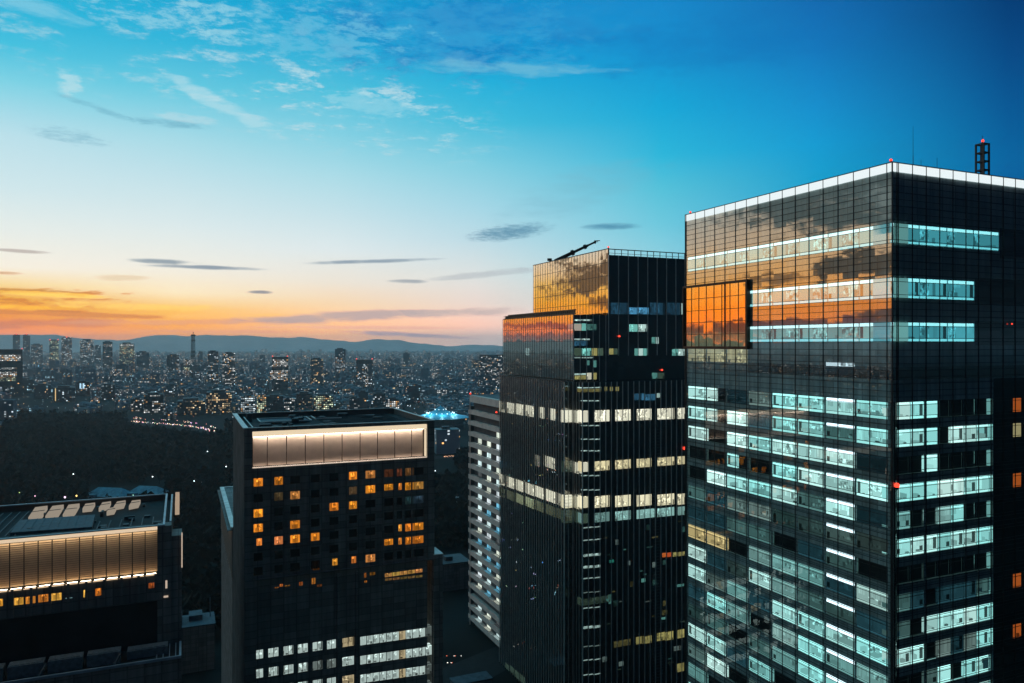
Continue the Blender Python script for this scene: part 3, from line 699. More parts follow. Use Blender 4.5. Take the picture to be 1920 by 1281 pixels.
# ================================================================== the dark stepped tower
def dark_tower():
    b = Bld(1092, 250); root = thing('stepped_tower', 'dark stepped office tower mirroring gold clouds, with cream lit floors and vertical fins', 'office tower', b.loc, RZ)
    bb = b.y_at(1075); a = 3.47; W = 62.0
    mid = b.y_at(943, 0.0); low = bb + 56.5
    xu = b.x_at(1141, bb); up = b.y_at(1000, xu)
    zL = 117.2; zM = b.z_at(590, 0, bb); zU = b.z_at(467, xu, bb); zr = zU - 2.0
    FT, FL, FN = Face('F', bb), Face('F', 0.0), Face('F', bb)
    LU, LM, LL, LN = Face('L', xu), Face('L', 0.0), Face('L', -a), Face('L', 0.0)
    # (face, t0, t1, z0, z1) sheets
    sheets = [(FT, xu, W, zM, zr), (FT, 0, W, zL, zM), (FL, 0, W, 0, zL), (FN, -a, 0, 0, zL), (LN, 0, bb, 0, zL), (LU, bb, up, zM, zU), (LM, bb, mid, zL, zM), (LL, bb, low, 0, zL)]
    wins = []
    def win(f_, u0, u1, v0, v1, glow, **kw):
        if f_.k == 'F': p = sorted((b.x_at(u0, f_.p), b.x_at(u1, f_.p))); X, Y = b.world(sum(p) / 2, f_.p)
        else: p = sorted((b.y_at(u0, f_.p), b.y_at(u1, f_.p))); X, Y = b.world(f_.p, sum(p) / 2)
        z1, z0 = ZC - (v0 - V0) / F * Y, ZC - (v1 - V0) / F * Y
        kw.setdefault('blinds', .45); kw.setdefault('desks', .3)
        wins.append((visible_size(b, f_, p[0], p[1], z0, z1), f_, p[0], p[1], z0, z1, dict(glow=glow, **kw)))
    A = lambda x0, x1, y0, y1: (860 + x0 / 3.882, 860 + x1 / 3.882, 430 + y0 / 3.882, 430 + y1 / 3.882)
    B = lambda x0, x1, y0, y1: (860 + x0 / 4.364, 860 + x1 / 4.364, 730 + y0 / 4.364, 730 + y1 / 4.364)
    D = lambda x0, x1, y0, y1: (860 + x0 / 3.99, 860 + x1 / 3.99, 960 + y0 / 3.99, 960 + y1 / 3.99)
    cyan, wht, cream, yel, blue, grn = C(130, 215, 205), C(205, 240, 235), C(248, 244, 220, 1.55), C(205, 195, 120), C(70, 135, 175), C(110, 140, 120)
    S = lambda c, k: tuple(q * k for q in c)
    for q, gl in (((846, 905, 656, 667), S(wht, 1.2)), ((910, 968, 656, 667), S(wht, 1.2)), ((845, 895, 686, 738), S(cyan, .9)), ((898, 930, 686, 738), S(cyan, 1.2)), ((935, 1006, 690, 735), S(cyan, .3)),
                  ((1110, 1236, 535, 618), S(blue, .28)), ((1243, 1300, 570, 618), S(blue, 1.9)), ((1303, 1388, 570, 618), S(blue, 1.8)), ((1395, 1500, 535, 622), S(blue, .3)), ((1520, 1615, 535, 622), S(blue, .22)),
                  ((1243, 1305, 692, 745), S(cyan, 1.3)), ((1310, 1370, 692, 745), S(wht, 1.3)), ((1625, 1648, 540, 620), S(wht, 1.1)), ((1408, 1436, 785, 833), S(cyan, .6)), ((1440, 1460, 785, 833), S(wht, 1.1)),
                  ((846, 895, 796, 807), S(wht, .9)), ((900, 958, 796, 807), S(wht, 1.0)), ((846, 940, 812, 848), S(blue, .5)), ((846, 892, 866, 920), S(grn, 1.1)), ((898, 968, 866, 920), S(cyan, 1.2)),
                  ((972, 1012, 866, 920), S(yel, 1.0)), ((1016, 1056, 866, 920), S(grn, .6)), ((1096, 1130, 868, 912), S(yel, .9)), ((1133, 1160, 868, 912), S(grn, .5)), ((1283, 1310, 868, 920), S(cyan, .8)),
                  ((1313, 1345, 868, 920), S(wht, 1.4)), ((1347, 1372, 868, 920), S(cyan, 1.1)), ((1556, 1600, 872, 920), S(cyan, 1.2)), ((1604, 1650, 872, 920), S(wht, 1.1)), ((846, 895, 930, 939), S(wht, .8)), ((900, 985, 930, 939), S(wht, .8)),
                  ((936, 956, 955, 990), S(cyan, .5)), ((982, 1006, 955, 1005), S(cyan, .6)), ((846, 930, 1049, 1061), S(wht, 1.2)), ((846, 930, 1064, 1094), S(yel, .7)), ((936, 970, 1045, 1094), S(cream, .7)), ((985, 1008, 1045, 1094), S(yel, .9)),
                  ((1410, 1450, 1045, 1088), S(cyan, .6)), ((1455, 1500, 1045, 1088), S(grn, .45))): win(FT, *A(*q), gl)
    for q, gl in (((895, 1040, 1150, 1157), S(wht, 1.2)), ((895, 1040, 1162, 1185), S(yel, .35)), ((1066, 1084, 1147, 1178), S(yel, .6)), ((1104, 1126, 1147, 1178), S(yel, .6)), ((1146, 1170, 1147, 1178), S(yel, .7)),
                  ((1278, 1330, 1196, 1244), S(blue, .5)), ((1335, 1352, 1196, 1244), S(blue, 1.1)), ((1356, 1440, 1200, 1246), S(blue, .7)), ((1446, 1468, 1194, 1226), S(wht, .9))): win(FL, *A(*q), gl)
    # left-face windows of the middle tier
    for x0 in (480, 528, 578, 628, 680): win(LM, *A(x0, x0 + 28, 702 - (x0 - 480) * .04, 750 - (x0 - 480) * .04), S(C(200, 170, 150), .22), desks=0)
    win(LM, *A(384, 414, 708, 752), S(C(200, 170, 150), .18), desks=0); win(LM, *A(785, 838, 690, 738), S(C(215, 205, 190), .75), desks=.2)
    win(LM, *A(480, 509, 866, 918), S(wht, 1.1)); win(LM, *A(795, 838, 868, 918), S(grn, .4))
    # cream floors round the lower body
    def row(yl, yr, h, segl, segr, cl_, cr_, notch=True):
        slope = (yr - yl) / (1015 - 865)
        for x0, x1, k in segl:
            y0 = yl[0] + (yl[1] - yl[0]) * ((x0 + x1) / 2 - 325) / (865 - 325); hh = h * (.82 + .18 * (x0 - 325) / 540)
            win(LL, *B(x0, x1, y0, y0 + hh), S(cl_, k), desks=.15)
    def segs(fa, items, y0f, h0, h1, col, desks=.15):
        for x0, x1, k in items:
            xm = (x0 + x1) / 2; y = y0f(xm); h = h0 + (h1 - h0) * (xm - 325) / 700
            win(fa, *B(x0, x1, y, y + h), S(col, k), desks=desks)
    left_items = [(325, 372, 1.0), (388, 446, 1.05), (464, 526, 1.05), (544, 608, 1.05), (622, 692, 1.05), (706, 784, 1.05)]
    notch = [(1012, 1060, 1.1)]
    right_items = [(1112, 1238, 1.15), (1285, 1412, 1.1), (1460, 1582, 1.05), (1630, 1768, 1.05), (1796, 1862, .95)]
    dn = lambda y, s=.14: (lambda x: y + (x - 325) * s)
    upf = lambda y, s=-.028: (lambda x: y + (x - 1015) * s)
    def allround(yl, yr, li, ri, ncol, s=.14):
        segs(LL, li, dn(yl, s), 84, 100, cream)
        segs(FL, notch + ri, upf(yr), 100, 95, ncol)
        segs(FN, [(868, 938, 1.05)], lambda x: yr - 3, 100, 98, ncol); segs(LN, [(943, 975, .9), (978, 1008, .9)], lambda x: yr - 2 + (x - 943) * .08, 100, 100, ncol)
    allround(98, 176, [(325, 372, .7), (388, 446, .95), (464, 526, .95), (544, 608, .85), (660, 695, .9), (744, 785, .95), (838, 862, .95)], right_items, cream)
    segs(LL, [(622, 658, .22), (702, 780, .75)], dn(500, .13), 84, 95, cream)
    segs(FL, notch + right_items, upf(598, -.06), 92, 80, C(240, 226, 180, 1.25), .3); segs(LN, [(943, 975, .8), (978, 1008, .85)], lambda x: 598, 85, 92, cream); segs(FN, [(870, 938, .25)], lambda x: 590, 90, 90, grn)
    allround(690, 878, left_items + [(790, 830, .45), (838, 862, 1.0)], right_items, C(245, 236, 200, 1.5), s=.33)
    segs(LL, [(325, 372, .25), (388, 446, .25), (464, 526, .8), (544, 608, 1.0), (622, 692, .35), (706, 784, .25), (790, 862, .15)], dn(800, .36), 70, 90, C(190, 200, 160))
    segs(FL, [(1012, 1060, .5), (1110, 1238, .55), (1285, 1412, 1.1), (1460, 1606, 1.25), (1630, 1768, 1.1), (1796, 1862, .7)], upf(1022, -.075), 85, 78, C(170, 225, 220), .5)
    segs(FN, [(868, 938, .35)], lambda x: 1005, 90, 90, grn); segs(LN, [(943, 1008, .45)], lambda x: 1008, 90, 90, grn)
    # short light strips of the lift lobbies, floor under floor
    for y in (95, 298, 410, 505, 708, 825): 
        for x0, x1 in ((1016, 1056), (1064, 1108), (1114, 1164)): win(FL, *B(x0, x1, y - 4.5, y + 4.5), S(wht, .85), depth=1.0, blinds=0, desks=0)
    for i, y in enumerate((120, 214, 322, 410, 500, 606, 722, 862, 1010, 1112, 1222)):
        for x0, x1 in ((936, 968), (974, 1006), (1012, 1066)):
            yy = y - (x0 - 936) * .09
            win(FL, *D(x0, x1, yy - 4, yy + 4 + (11 if i in (2, 3, 7) else 0)), S(wht, .8 if i not in (5, 8) else .3), depth=1.0, blinds=0, desks=0)
    for q, gl in (((1526, 1560, 308, 340), S(C(235, 120, 50), 1.0)), ((1564, 1592, 306, 338), S(C(235, 100, 50), 1.0)), ((1606, 1640, 304, 335), S(yel, .9)), ((1648, 1698, 300, 330), S(yel, .7)),
                  ((1330, 1385, 935, 990), S(yel, .55)), ((1390, 1448, 930, 985), S(yel, .65)), ((1487, 1545, 905, 965), S(yel, .8)), ((1550, 1610, 898, 960), S(yel, .8)), ((1640, 1692, 882, 945), S(yel, .85)),
                  ((1165, 1290, 962, 1008), S(yel, .16)), ((1632, 1690, 1135, 1198), S(yel, .6)), ((920, 1140, 640, 690), S(grn, .22)), ((1125, 1150, 620, 690), S(cyan, .35)), ((1520, 1550, 790, 808), S(cyan, .6)),
                  ((1630, 1690, 542, 562), S(cyan, .45)), ((1370, 1402, 500, 528), S(cyan, .6)), ((1132, 1165, 360, 382), S(C(60, 170, 150), .6))): win(FL, *D(*q), gl)
    for x0, x1, y0, y1, k in ((345, 372, 1140, 1180, .45), (378, 410, 1160, 1205, .5), (415, 450, 1195, 1245, .6), (455, 490, 1225, 1281, .5)): win(LL, *D(x0, x1, y0, y1), S(grn, k))
    # dim glowing bays added for faint reflections and dim windows over the lower front
    rr = random.Random(44)
    for k in range(46):
        x0 = rr.uniform(1075, 1850); y0 = rr.uniform(60, 1180); w_ = rr.uniform(14, 60); h_ = rr.choice((8, 10, 34, 40))
        q = D(x0, x0 + w_, y0, y0 + h_); p0, p1 = b.x_at(q[0]), b.x_at(q[1]); X, Y = b.world((p0 + p1) / 2, 0)
        zz1, zz0 = ZC - (q[2] - V0) / F * Y, ZC - (q[3] - V0) / F * Y
        if p1 > W - 1 or any(w[1] is FL and w[2] < p1 + .4 and w[3] > p0 - .4 and w[4] < zz1 + .3 and w[5] > zz0 - .3 for w in wins): continue
        win(FL, *q, S(rr.choice((cyan, grn, yel, wht)), rr.uniform(.05, .28)), desks=.6)
    # walls
    g = Geo()
    for f_, t0, t1, z0, z1 in sheets:
        hs = [w[2:6] for w in wins if w[1] is f_]
        cuts(f_, g, t0, t1, z0, z1, hs, -.3, 0)
    g.quad([(W, bb, 0), (W, up, 0), (W, up, zr), (W, bb, zr)]); g.quad([(W, low, 0), (-a + .3, low, 0), (-a + .3, low, zL), (W, low, zL)])
    g.quad([(W, mid, zL), (.3, mid, zL), (.3, mid, zM), (W, mid, zM)]); g.quad([(W, up, zM), (xu + .3, up, zM), (xu + .3, up, zU), (W, up, zU)])
    g.build('wall', M['black'], root)
    g = Geo()
    g.quad([(-a + .3, bb + .3, zL - .05), (W, bb + .3, zL - .05), (W, low, zL - .05), (-a + .3, low, zL - .05)]); g.quad([(0.3, 0.3, zL - .04), (W, .3, zL - .04), (W, bb + .28, zL - .04), (0.3, bb + .28, zL - .04)])
    g.box(.3, W, bb + .3, mid - .1, zM - .4, zM - .02); g.box(xu + .3, W - .2, bb + .3, up - .1, zr - 1.2, zr - .6); g.box(xu + 9, xu + 34, bb + 12, up - 14, zr - .6, zr + .3, 1)
    g.build('roof', [M['roof'], M['plant']], root)
    # glass skins: the upper body mirrors strongly
    ga, gb = Geo(), Geo()
    for f_, t0, t1, z0, z1 in sheets:
        f_.quad(ga if f_ in (LU, LM) else gb, t0, t1, z0, z1, 0.0)
    ga.build('mirror_glass', skin('mirror_glass', (1.0, .94, .84), .60, 2.0, 4.2, .006, (.8, .85, .85)), root)
    gb.build('dark_glass', skin('dark_glass', (.85, .9, .92), .22, 2.2, 4.2, .012, (.95, .97, .95)), root)
    # fins
    g = Geo(); h = Geo()
    def fins(f_, t0, t1, z0, z1, n, w, d, geo):
        for i in range(n + 1):
            t = t0 + (t1 - t0) * i / n; f_.box(geo, t - w / 2, t + w / 2, z0, z1, -.02, d)
    fins(LU, bb + .1, up, zM + .02, zU, 27, .08, .08, g); fins(LM, bb + .1, mid, zL + .02, zM, 30, .08, .08, g); fins(LL, bb + .1, low, 1, zL, 29, .11, .16, h)
    for z in (zM + (zU - zM) * k / 5 for k in (1, 2, 3, 4)): LU.box(g, bb, up, z - .07, z + .07, -.02, .06)
    for z in (zL + (zM - zL) * k / 5 for k in (1, 2, 3, 4)): LM.box(g, bb, mid, z - .05, z + .05, -.02, .05)
    LU.box(g, bb - .1, up + .1, zU, zU + .25, -.3, .15); LM.box(g, bb - .1, mid + .1, zM, zM + .2, -.3, .15); LL.box(g, bb, low, zL, zL + .25, -.3, .2)
    g.build('dark_fins', M['mull'], root)
    fins(FT, xu, W, zM - 14.0, zr, 12, .17, .2, h); fins(FT, .1, xu - 1.1, zL + .05, zM, 5, .14, .15, h); fins(FL, .05, W, 1, zL, 28, .19, .2, h); fins(FN, -a + .05, -.4, 1, zL - .1, 2, .12, .2, h); fins(LN, .1, bb - .3, 1, zL - .1, 3, .08, .12, h)
    h.build('pale_fins', M['pale'], root)
    # ladder-like service louvres
    g = Geo()
    for x0, x1, zt_, zb in ((b.x_at(1224), b.x_at(1243), zL - 17, 4), (-a + .3, -.3, zL - 19, 4)):
        f_ = FL if x0 > 0 else FN; z = zt_
        while z > zb:
            f_.box(g, x0, x1, z, z + .07, .0, .12); z -= 1.05
    g.build('service_louvre', M['fin'], root)
    # roof rail of the top, terrace parapet of the step
    g = Geo(); n = 18
    for i in range(n + 1):
        x = xu + (W - xu) * i / n; FT.box(g, x - .09, x + .09, zr - .02, zU, -.3, -.1)
    FT.box(g, xu, W, zU - .12, zU + .16, -.35, -.05); FT.box(g, xu, W, zr + .6, zr + .72, -.28, -.12)
    g.build('roof_rail', M['mull'], root)
    g = Geo(); n = 44
    for i in range(n):
        y = bb + .3 + (mid - bb - .5) * i / n; LM.box(g, y, y + .62, zM + .2, zM + 1.5, -1.0, -.6)
    LM.box(g, bb, mid - 4, zM + 1.5, zM + 1.85, -1.1, -.5); LM.box(g, bb, mid, zM + .2, zM + .5, -1.05, -.55)
    for i in range(8): LM.box(g, mid - 6 + i * .8, mid - 5.94 + i * .8, zM + .2, zM + 1.3, -.3, -.24)
    LM.box(g, mid - 6, mid, zM + 1.3, zM + 1.38, -.32, -.22)
    g.build('terrace_parapet', plain('brown_parapet', (.14, .075, .04), .5, .4), root)
    build_windows(root, wins, ROOM)
    return b, xu, bb, up, zU, zL, zM
DT, dxu, dbb, dup_, dzU, dzL, dzM = dark_tower()
X, Y = DT.world(dxu + .3, dbb + .6); beacon('warning_light', 'red warning light on the top corner of the dark stepped tower', X, Y, dzU + .25, .3)
for u_, v_, fy, lab in ((1160, 634, dbb, 'red warning light between windows high on the dark stepped tower front'), (1240, 697, dbb, 'lower red warning light on the dark stepped tower front'), (1283, 846, 0, 'red warning light where the dark tower meets the glass tower')):
    x = DT.x_at(u_, fy); X, Y = DT.world(x, fy - .45); beacon('warning_light', lab, X, Y, DT.z_at(v_, x, fy), .35 if v_ < 800 else .6)
# gondola crane on the top
uy = dbb + 50
x0, y0 = DT.world(DT.x_at(1040, uy), uy); x1, y1 = DT.world(DT.x_at(1118, uy - 8), uy - 8)
zc0 = ZC + (V0 - 490) / F * y0; zc1 = ZC + (V0 - 453) / F * y1
t = thing('roof_crane', 'black roof crane with raised boom above the gold mirrored top', 'roof crane', (x0, y0, dzU - 2.4))
dz = dzU - 2.4
a0, a1 = (0, 0, zc0 - dz), (x1 - x0, y1 - y0, zc1 - dz); P = lambda k: tuple(a0[i] + (a1[i] - a0[i]) * k for i in range(3))
g = Geo(); g.bar(a0, P(.48), 1.35); g.bar(P(.42), P(.8), 1.0); g.bar(P(.74), P(1), .7); g.build('boom', M['black'], t)
g = Geo(); g.bar(P(.40), P(.46), 2.1); g.bar(P(.70), P(.76), 1.7); g.build('boom_collar', M['black'], t)
g = Geo(); e = P(1); g.bar((e[0] - .9, e[1], e[2] + .25), (e[0] + 1.5, e[1], e[2] + .35), .3); g.bar((e[0] - .5, e[1], e[2] - .9), (e[0] - .1, e[1], e[2] + .2), .45); g.bar((e[0] + .5, e[1], e[2] - .3), (e[0] + .55, e[1], e[2] + .5), .25); g.build('boom_head', M['black'], t)
g = Geo(); g.box(-2.2, 2.2, -1.6, 1.6, 0, max(.8, a0[2] + .2)); g.box(-3, -1.2, -1, 1, max(.8, a0[2] + .2), a0[2] + 1.1); g.build('turret', M['black'], t)
# ================================================================== hotel tower with the lit louvre crown (centre)
def warm_window(face, g, t0, t1, z0, z1, glow, seed, o=-.25, depth=1.6):
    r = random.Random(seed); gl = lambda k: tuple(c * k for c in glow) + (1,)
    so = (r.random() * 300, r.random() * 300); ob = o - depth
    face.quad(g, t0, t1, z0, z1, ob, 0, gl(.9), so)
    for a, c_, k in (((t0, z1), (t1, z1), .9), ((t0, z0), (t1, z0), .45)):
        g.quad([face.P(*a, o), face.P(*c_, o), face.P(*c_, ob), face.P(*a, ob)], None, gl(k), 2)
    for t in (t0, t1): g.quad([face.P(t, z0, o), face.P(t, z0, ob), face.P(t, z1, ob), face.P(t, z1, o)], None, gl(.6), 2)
    w = t1 - t0
    for e in (0, 1):                                                             # curtains at the sides
        cw = w * r.uniform(.1, .3); a = t0 + .02 if e == 0 else t1 - cw - .02
        face.quad(g, a, a + cw, z0, z1, o - .1, 4, gl(r.uniform(.45, .8)), so)
    if r.random() < .8: face.box(g, t0 + w * r.uniform(.1, .4), t0 + w * r.uniform(.5, .9), z0 + .02, z0 + r.uniform(.4, .9), o - 1.2, o - .6, 2, gl(.3))
    if r.random() < .6: 
        t = t0 + w * r.uniform(.25, .75); face.box(g, t - .18, t + .18, z0 + .9, z0 + 1.35, o - .9, o - .6, 2, gl(1.6))

def hotel_tower():
    b = Bld(458, 172); root = thing('hotel_tower', 'dark stone hotel tower with glowing beige louvre crown and orange lit rooms', 'hotel tower', b.loc, RZ)
    FF, LF = Face('F', 0.0), Face('L', 0.0)
    W = b.x_at(814); Dp = b.y_at(437.5); top = b.z_at(804); xs0 = b.x_at(473); xs1 = b.x_at(801)
    zp1, zp0 = b.z_at(809.5, xs0), b.z_at(878.5, xs0)
    zled = b.z_at(1083, 5); lowx = b.x_at(829)
    # windows read off column by column; rows share one height
    cx = lambda px_: b.x_at(400 + px_ / 4.174)
    cols = [(316, 388), (478, 545), (602, 678), (764, 832), (910, 980), (1062, 1125), (1192, 1268), (1338, 1408), (1436, 1480), (1502, 1568), (1572, 1646)]
    zrow = [ZC - ((740 + y / 4.174) - V0) / F * (b.world(cx(640), 0)[1]) for y in (667, 788, 905, 1018, 1130, 1240, 1350)]
    lit = {0: {0: 'os', 1: 'o', 5: 'o', 6: 'p', 7: 'q', 8: 'q', 9: 'q'}, 1: {1: 'd', 2: 'p', 5: 'd', 6: 'o', 7: 's', 8: 'n', 9: 'o', 10: 'p'}, 2: {0: 'o', 4: 'o', 5: 'o', 9: 't', 10: 't'},
           3: {0: 'o', 2: 'o'}, 4: {0: 'n', 1: 'p', 2: 'o', 3: 'o', 8: 'n', 9: 'o', 10: 'o'}, 5: {7: 's', 8: 'n', 9: 'o', 10: 'o'}, 6: {4: 'n', 5: 'n', 6: 'p'}}
    wins = []; dk = Geo(); holes = []
    for r in range(7):
        for c_, (p0, p1) in enumerate(cols):
            t0, t1 = cx(p0), cx(p1); zc = zrow[r]; z0, z1 = zc - .95, zc + .95
            k = lit[r].get(c_, '')[:1]
            if k == 's': z0 += .35
            if k == 'n': t0, t1, z0 = t0 + .3 * (t1 - t0), t1 - .1 * (t1 - t0), z0 + .2
            holes.append((t0, t1, z0, z1))
            if k: wins.append((t0, t1, z0, z1, {'o': C(255, 150, 45, 1.15), 's': C(255, 150, 45, .95), 'n': C(255, 165, 60, 1.1), 'p': C(250, 165, 85, .8), 'q': C(190, 120, 75, .25), 'd': C(150, 130, 85, .3), 't': C(70, 110, 120, .3)}[k]))
            else: FF.quad(dk, t0, t1, z0, z1, -.25)
    # restaurant floors under the ledge
    fx_ = lambda x, y: (b.x_at(400 + x / 4.174), ZC - ((1000 + y / 4.174) - V0) / F * b.world(b.x_at(400 + x / 4.174), 0)[1])
    def zr(x0, x1, y0, y1, glow):
        t0, z1 = fx_(x0, y0); t1, _ = fx_(x1, y0); m = fx_((x0 + x1) / 2, y0)[1]; z0 = fx_((x0 + x1) / 2, y1)[1]
        holes.append((t0, t1, z0, m)); wins.append((t0, t1, z0, m, glow))
    for i in range(5): zr(1342 + i * 60, 1398 + i * 60, 312 - i * 8, 342 - i * 8, C(235, 175, 90, 1.0))
    for i in range(5): zr(1345 + i * 60, 1398 + i * 60, 352 - i * 6, 372 - i * 6, C(210, 160, 95, .45))
    for x0, x1, y0, y1, k in ((520, 545, 398, 420, .8), (560, 600, 405, 418, .35), (672, 700, 380, 412, .5), (770, 800, 350, 400, 1.0), (812, 850, 400, 420, .2), (1180, 1198, 310, 350, .6), (1182, 1204, 370, 388, .5), (1225, 1268, 305, 330, .25), (480, 512, 420, 432, .3), (780, 832, 225, 290, .12)):
        zr(x0, x1, y0, y1, C(245, 150, 60, k))
    # white offices low down
    off = []
    def orow(dy, dimset=(), warm=()):
        x0s = [(330, 390), (430, 510), (548, 628), (662, 740), (778, 856), (890, 960), (1010, 1102)]
        for i, (p0, p1) in enumerate(x0s):
            y = 918 - (p0 - 330) * .139 + dy; off.append((p0, p1, y, y + 72, .3 if i in dimset else 1.0, i in warm))
        for i in range(11):
            p0 = 1150 + i * 51.4; y = 812 - i * 7.2 + dy; off.append((p0, p0 + 47, y, y + 70, .15 if (i == 10 and dy != 150) else 1.0, i == 6))
    orow(0, (), (6,)); orow(150, (4, 5)); orow(297, (1,), (6,)); orow(444); orow(590, (2, 3)); orow(740)
    ow = []
    for p0, p1, y0, y1, k, wm in off:
        t0, z1 = fx_(p0, y0); t1, _ = fx_(p1, y0); z0 = fx_(p0, y1)[1]
        if z0 < 2: continue
        holes.append((t0, t1, z0, z1)); ow.append((t0, t1, z0, z1, C(225, 205, 160, .85 * k) if wm else C(205, 228, 222, .98 * k)))
    # body
    g = Geo()
    cuts(FF, g, xs0, xs1 + .02, 0, zp0 - .5, holes, 0.0)
    FF.box(g, 0, xs0, zled, top, -2, .25); FF.box(g, xs1, W, zled, top, -2, .25)                                  # corner piers
    FF.box(g, -.0, b.x_at(480), 0, zled, -2, .6); FF.box(g, b.x_at(812), lowx, 0, b.z_at(1040, W), -6, .6); FF.box(g, W - .5, b.x_at(812) + .02, 0, b.z_at(1040, W) - .4, -2, -.05)
    FF.box(g, xs0, xs1, zp0 - .55, zp0, -2, .05); FF.box(g, xs0, xs1, zp1, top, -2, .1)
    g.quad([(.4, Dp, 0), (.4, 2.0, 0), (.4, 2.0, top), (.4, Dp, top)]); g.quad([(W, 2.0, 0), (W, Dp, 0), (W, Dp, top), (W, 2.0, top)]); g.quad([(W, Dp, 0), (.4, Dp, 0), (.4, Dp, top), (W, Dp, top)])
    FF.box(g, b.x_at(632), b.x_at(637), 0, zled - 1, .02, .35); FF.box(g, b.x_at(667), b.x_at(673), 0, zled - 1, .02, .35)
    for p0, p1 in cols[1:]: FF.box(g, cx(p0) - .85, cx(p0) - .45, zled + .3, zp0 - .6, .02, .22)
    for z in zrow: FF.box(g, xs0, xs1, z - 1.6, z - 1.45, .01, .12)
    FF.box(g, b.x_at(470), b.x_at(813), zled - .3, zled, .02, .7)
    g.build('wall', M['stone'], root)
    g = Geo(); n = 22                                                                                             # ribbed flank
    for i in range(n):
        y = .6 + (Dp - .8) * i / n; LF.box(g, y, y + .55, 1, top - .3, -.42, .15)
    g.build('flank_ribs', M['stone2'], root)
    dk.build('dark_windows', skin('hotel_glass', (.8, .85, .9), .22, 1.6, 3.3, .02, (.05, .06, .06)), root)['kind'] = 'stuff'
    allw = [(visible_size(b, FF, *w[:4]), FF, *w[:4], dict(glow=w[4])) for w in wins]
    for i, w in enumerate(wins):
        g = Geo(); kk = random.Random(i).uniform(.6, 1.25); warm_window(FF, g, *w[:4], (w[4][0] * kk, w[4][1] * kk * random.Random(i + 9).uniform(.75, 1.25), w[4][2] * kk), i + 11); o = g.build('window', [M[k] for k in ROOM], root)
        h = Geo(); m = (w[0] + w[1]) / 2; FF.box(h, m - .04, m + .04, w[2], w[3], -.22, -.14); h.build('window_bar', M['mull'], o)
    ow.sort(key=lambda w: -w[2]); rest = Geo()
    for i, w in enumerate(ow):
        own = i < 100 - len(wins)
        g = Geo() if own else rest
        room(FF, g, *w[:4], w[4], o=-.25, depth=2.2, seed=i + 77, blinds=.35, desks=.9)
        n = 2 if w[1] - w[0] > 1.6 else 1
        if own:
            o = g.build('office_window', [M[k] for k in ROOM], root)
            if n > 1: h = Geo(); m = (w[0] + w[1]) / 2; FF.box(h, m - .05, m + .05, w[2], w[3], -.2, -.1); h.build('window_bar', M['mull'], o)
    tag(rest.build('office_window_rows', [M[k] for k in ROOM], root), kind='stuff')
    # louvre crown: slats in bays, lit by a cove above and a row of lamps below
    g = Geo(); zc1 = zp1 - 1.35
    nb = 10; edges = [xs0 + .15] + [b.x_at(400 + p / 4.174) for p in (428, 580, 728, 874, 1018, 1160, 1297, 1433, 1566)] + [xs1 - .55]
    ns = 30
    for a, c_ in zip(edges, edges[1:]):
        for k in range(ns):
            z = zp0 + .25 + (zc1 - zp0 - .35) * k / ns; h = (zc1 - zp0 - .35) / ns
            g.quad([FF.P(a + .12, z, -1.55), FF.P(c_ - .12, z, -1.55), FF.P(c_ - .12, z + h * .93, -1.7), FF.P(a + .12, z + h * .93, -1.7)])
    lv = g.build('louvre_crown', M['louvre'], root)
    g = Geo(); FF.quad(g, xs0, xs1, zp0, zp1, -1.95); g.build('louvre_backing', M['bronze'], lv)
    g = Geo(); FF.box(g, xs0 + .02, xs1 - .02, zc1 + .12, zp1 - .12, -1.1, -.28); FF.box(g, xs1 - .48, xs1 - .1, zp0 + .3, zc1, -1.0, -.3)
    g.build('cove_light', lamp('crown_cove_light', (1.0, .80, .54), .82), lv)
    g = Geo(); FF.box(g, xs0 + .1, xs1 - .1, zp0 + .02, zp0 + .22, -.2, .12)
    g.build('lamp_row', lamp('crown_lamp_row', (1.0, .80, .62), .75), lv)
    g = Geo(); g.quad([FF.P(xs0 + .2, zp0 + .03, -1.45), FF.P(xs1 - .6, zp0 + .03, -1.45), FF.P(xs1 - .6, zp0 + .03, -.5), FF.P(xs0 + .2, zp0 + .03, -.5)])
    g.build('floor_lamp_trough', lamp('trough_lamps', (1.0, .82, .68), 7.0), lv)
    g = Geo(); g.quad([FF.P(xs0 + .2, zc1 + .08, -1.9), FF.P(xs1 - .6, zc1 + .08, -1.9), FF.P(xs1 - .6, zc1 + .08, -.4), FF.P(xs0 + .2, zc1 + .08, -.4)])
    g.build('soffit_lamp', lamp('soffit_lamps', (1.0, .82, .68), 9.5), lv)
    # roof inside its parapet
    g = Geo(); g.box(.4, W, 2.0, Dp, top - 1.9, top - 1.5)
    g.build('roof', M['roof'], root)
    g = Geo(); w_ = .45
    g.box(-.15, W + .15, -.25, .25, top, top + .18); g.box(-.15, W + .15, Dp - .2, Dp + .2, top, top + .18); g.box(-.25, .9, .25, Dp - .2, top, top + .18); g.box(W - .3, W + .25, .25, Dp - .2, top, top + .18)
    g.build('roof_coping', M['rim'], root)
    r = random.Random(4); zt = top - 1.5
    for k in range(26):
        x, y = r.uniform(4, W - 8), r.uniform(6, Dp - 5); g = Geo(); a, c_, d = r.uniform(.6, 3), r.uniform(.6, 2.4), r.uniform(.4, 1.2)
        g.box(x, x + a, y, y + c_, zt, zt + d); g.box(x + .1, x + a - .1, y + .1, y + c_ - .1, zt + d, zt + d + .12); g.build('roof_unit', M['plant'], root)
    for k in range(10): y = 5 + k * 3; g = Geo(); g.bar((W * .45, y, zt + .5), (W - 4, y + .3, zt + .5), .22); g.build('roof_pipe', M['plant'], root)
    g = Geo(); g.lathe([(.8, zt), (.8, zt + 2.2), (0, zt + 2.2)], 3.5, Dp - 8, 12); g.build('vent_stack', M['plant'], root)
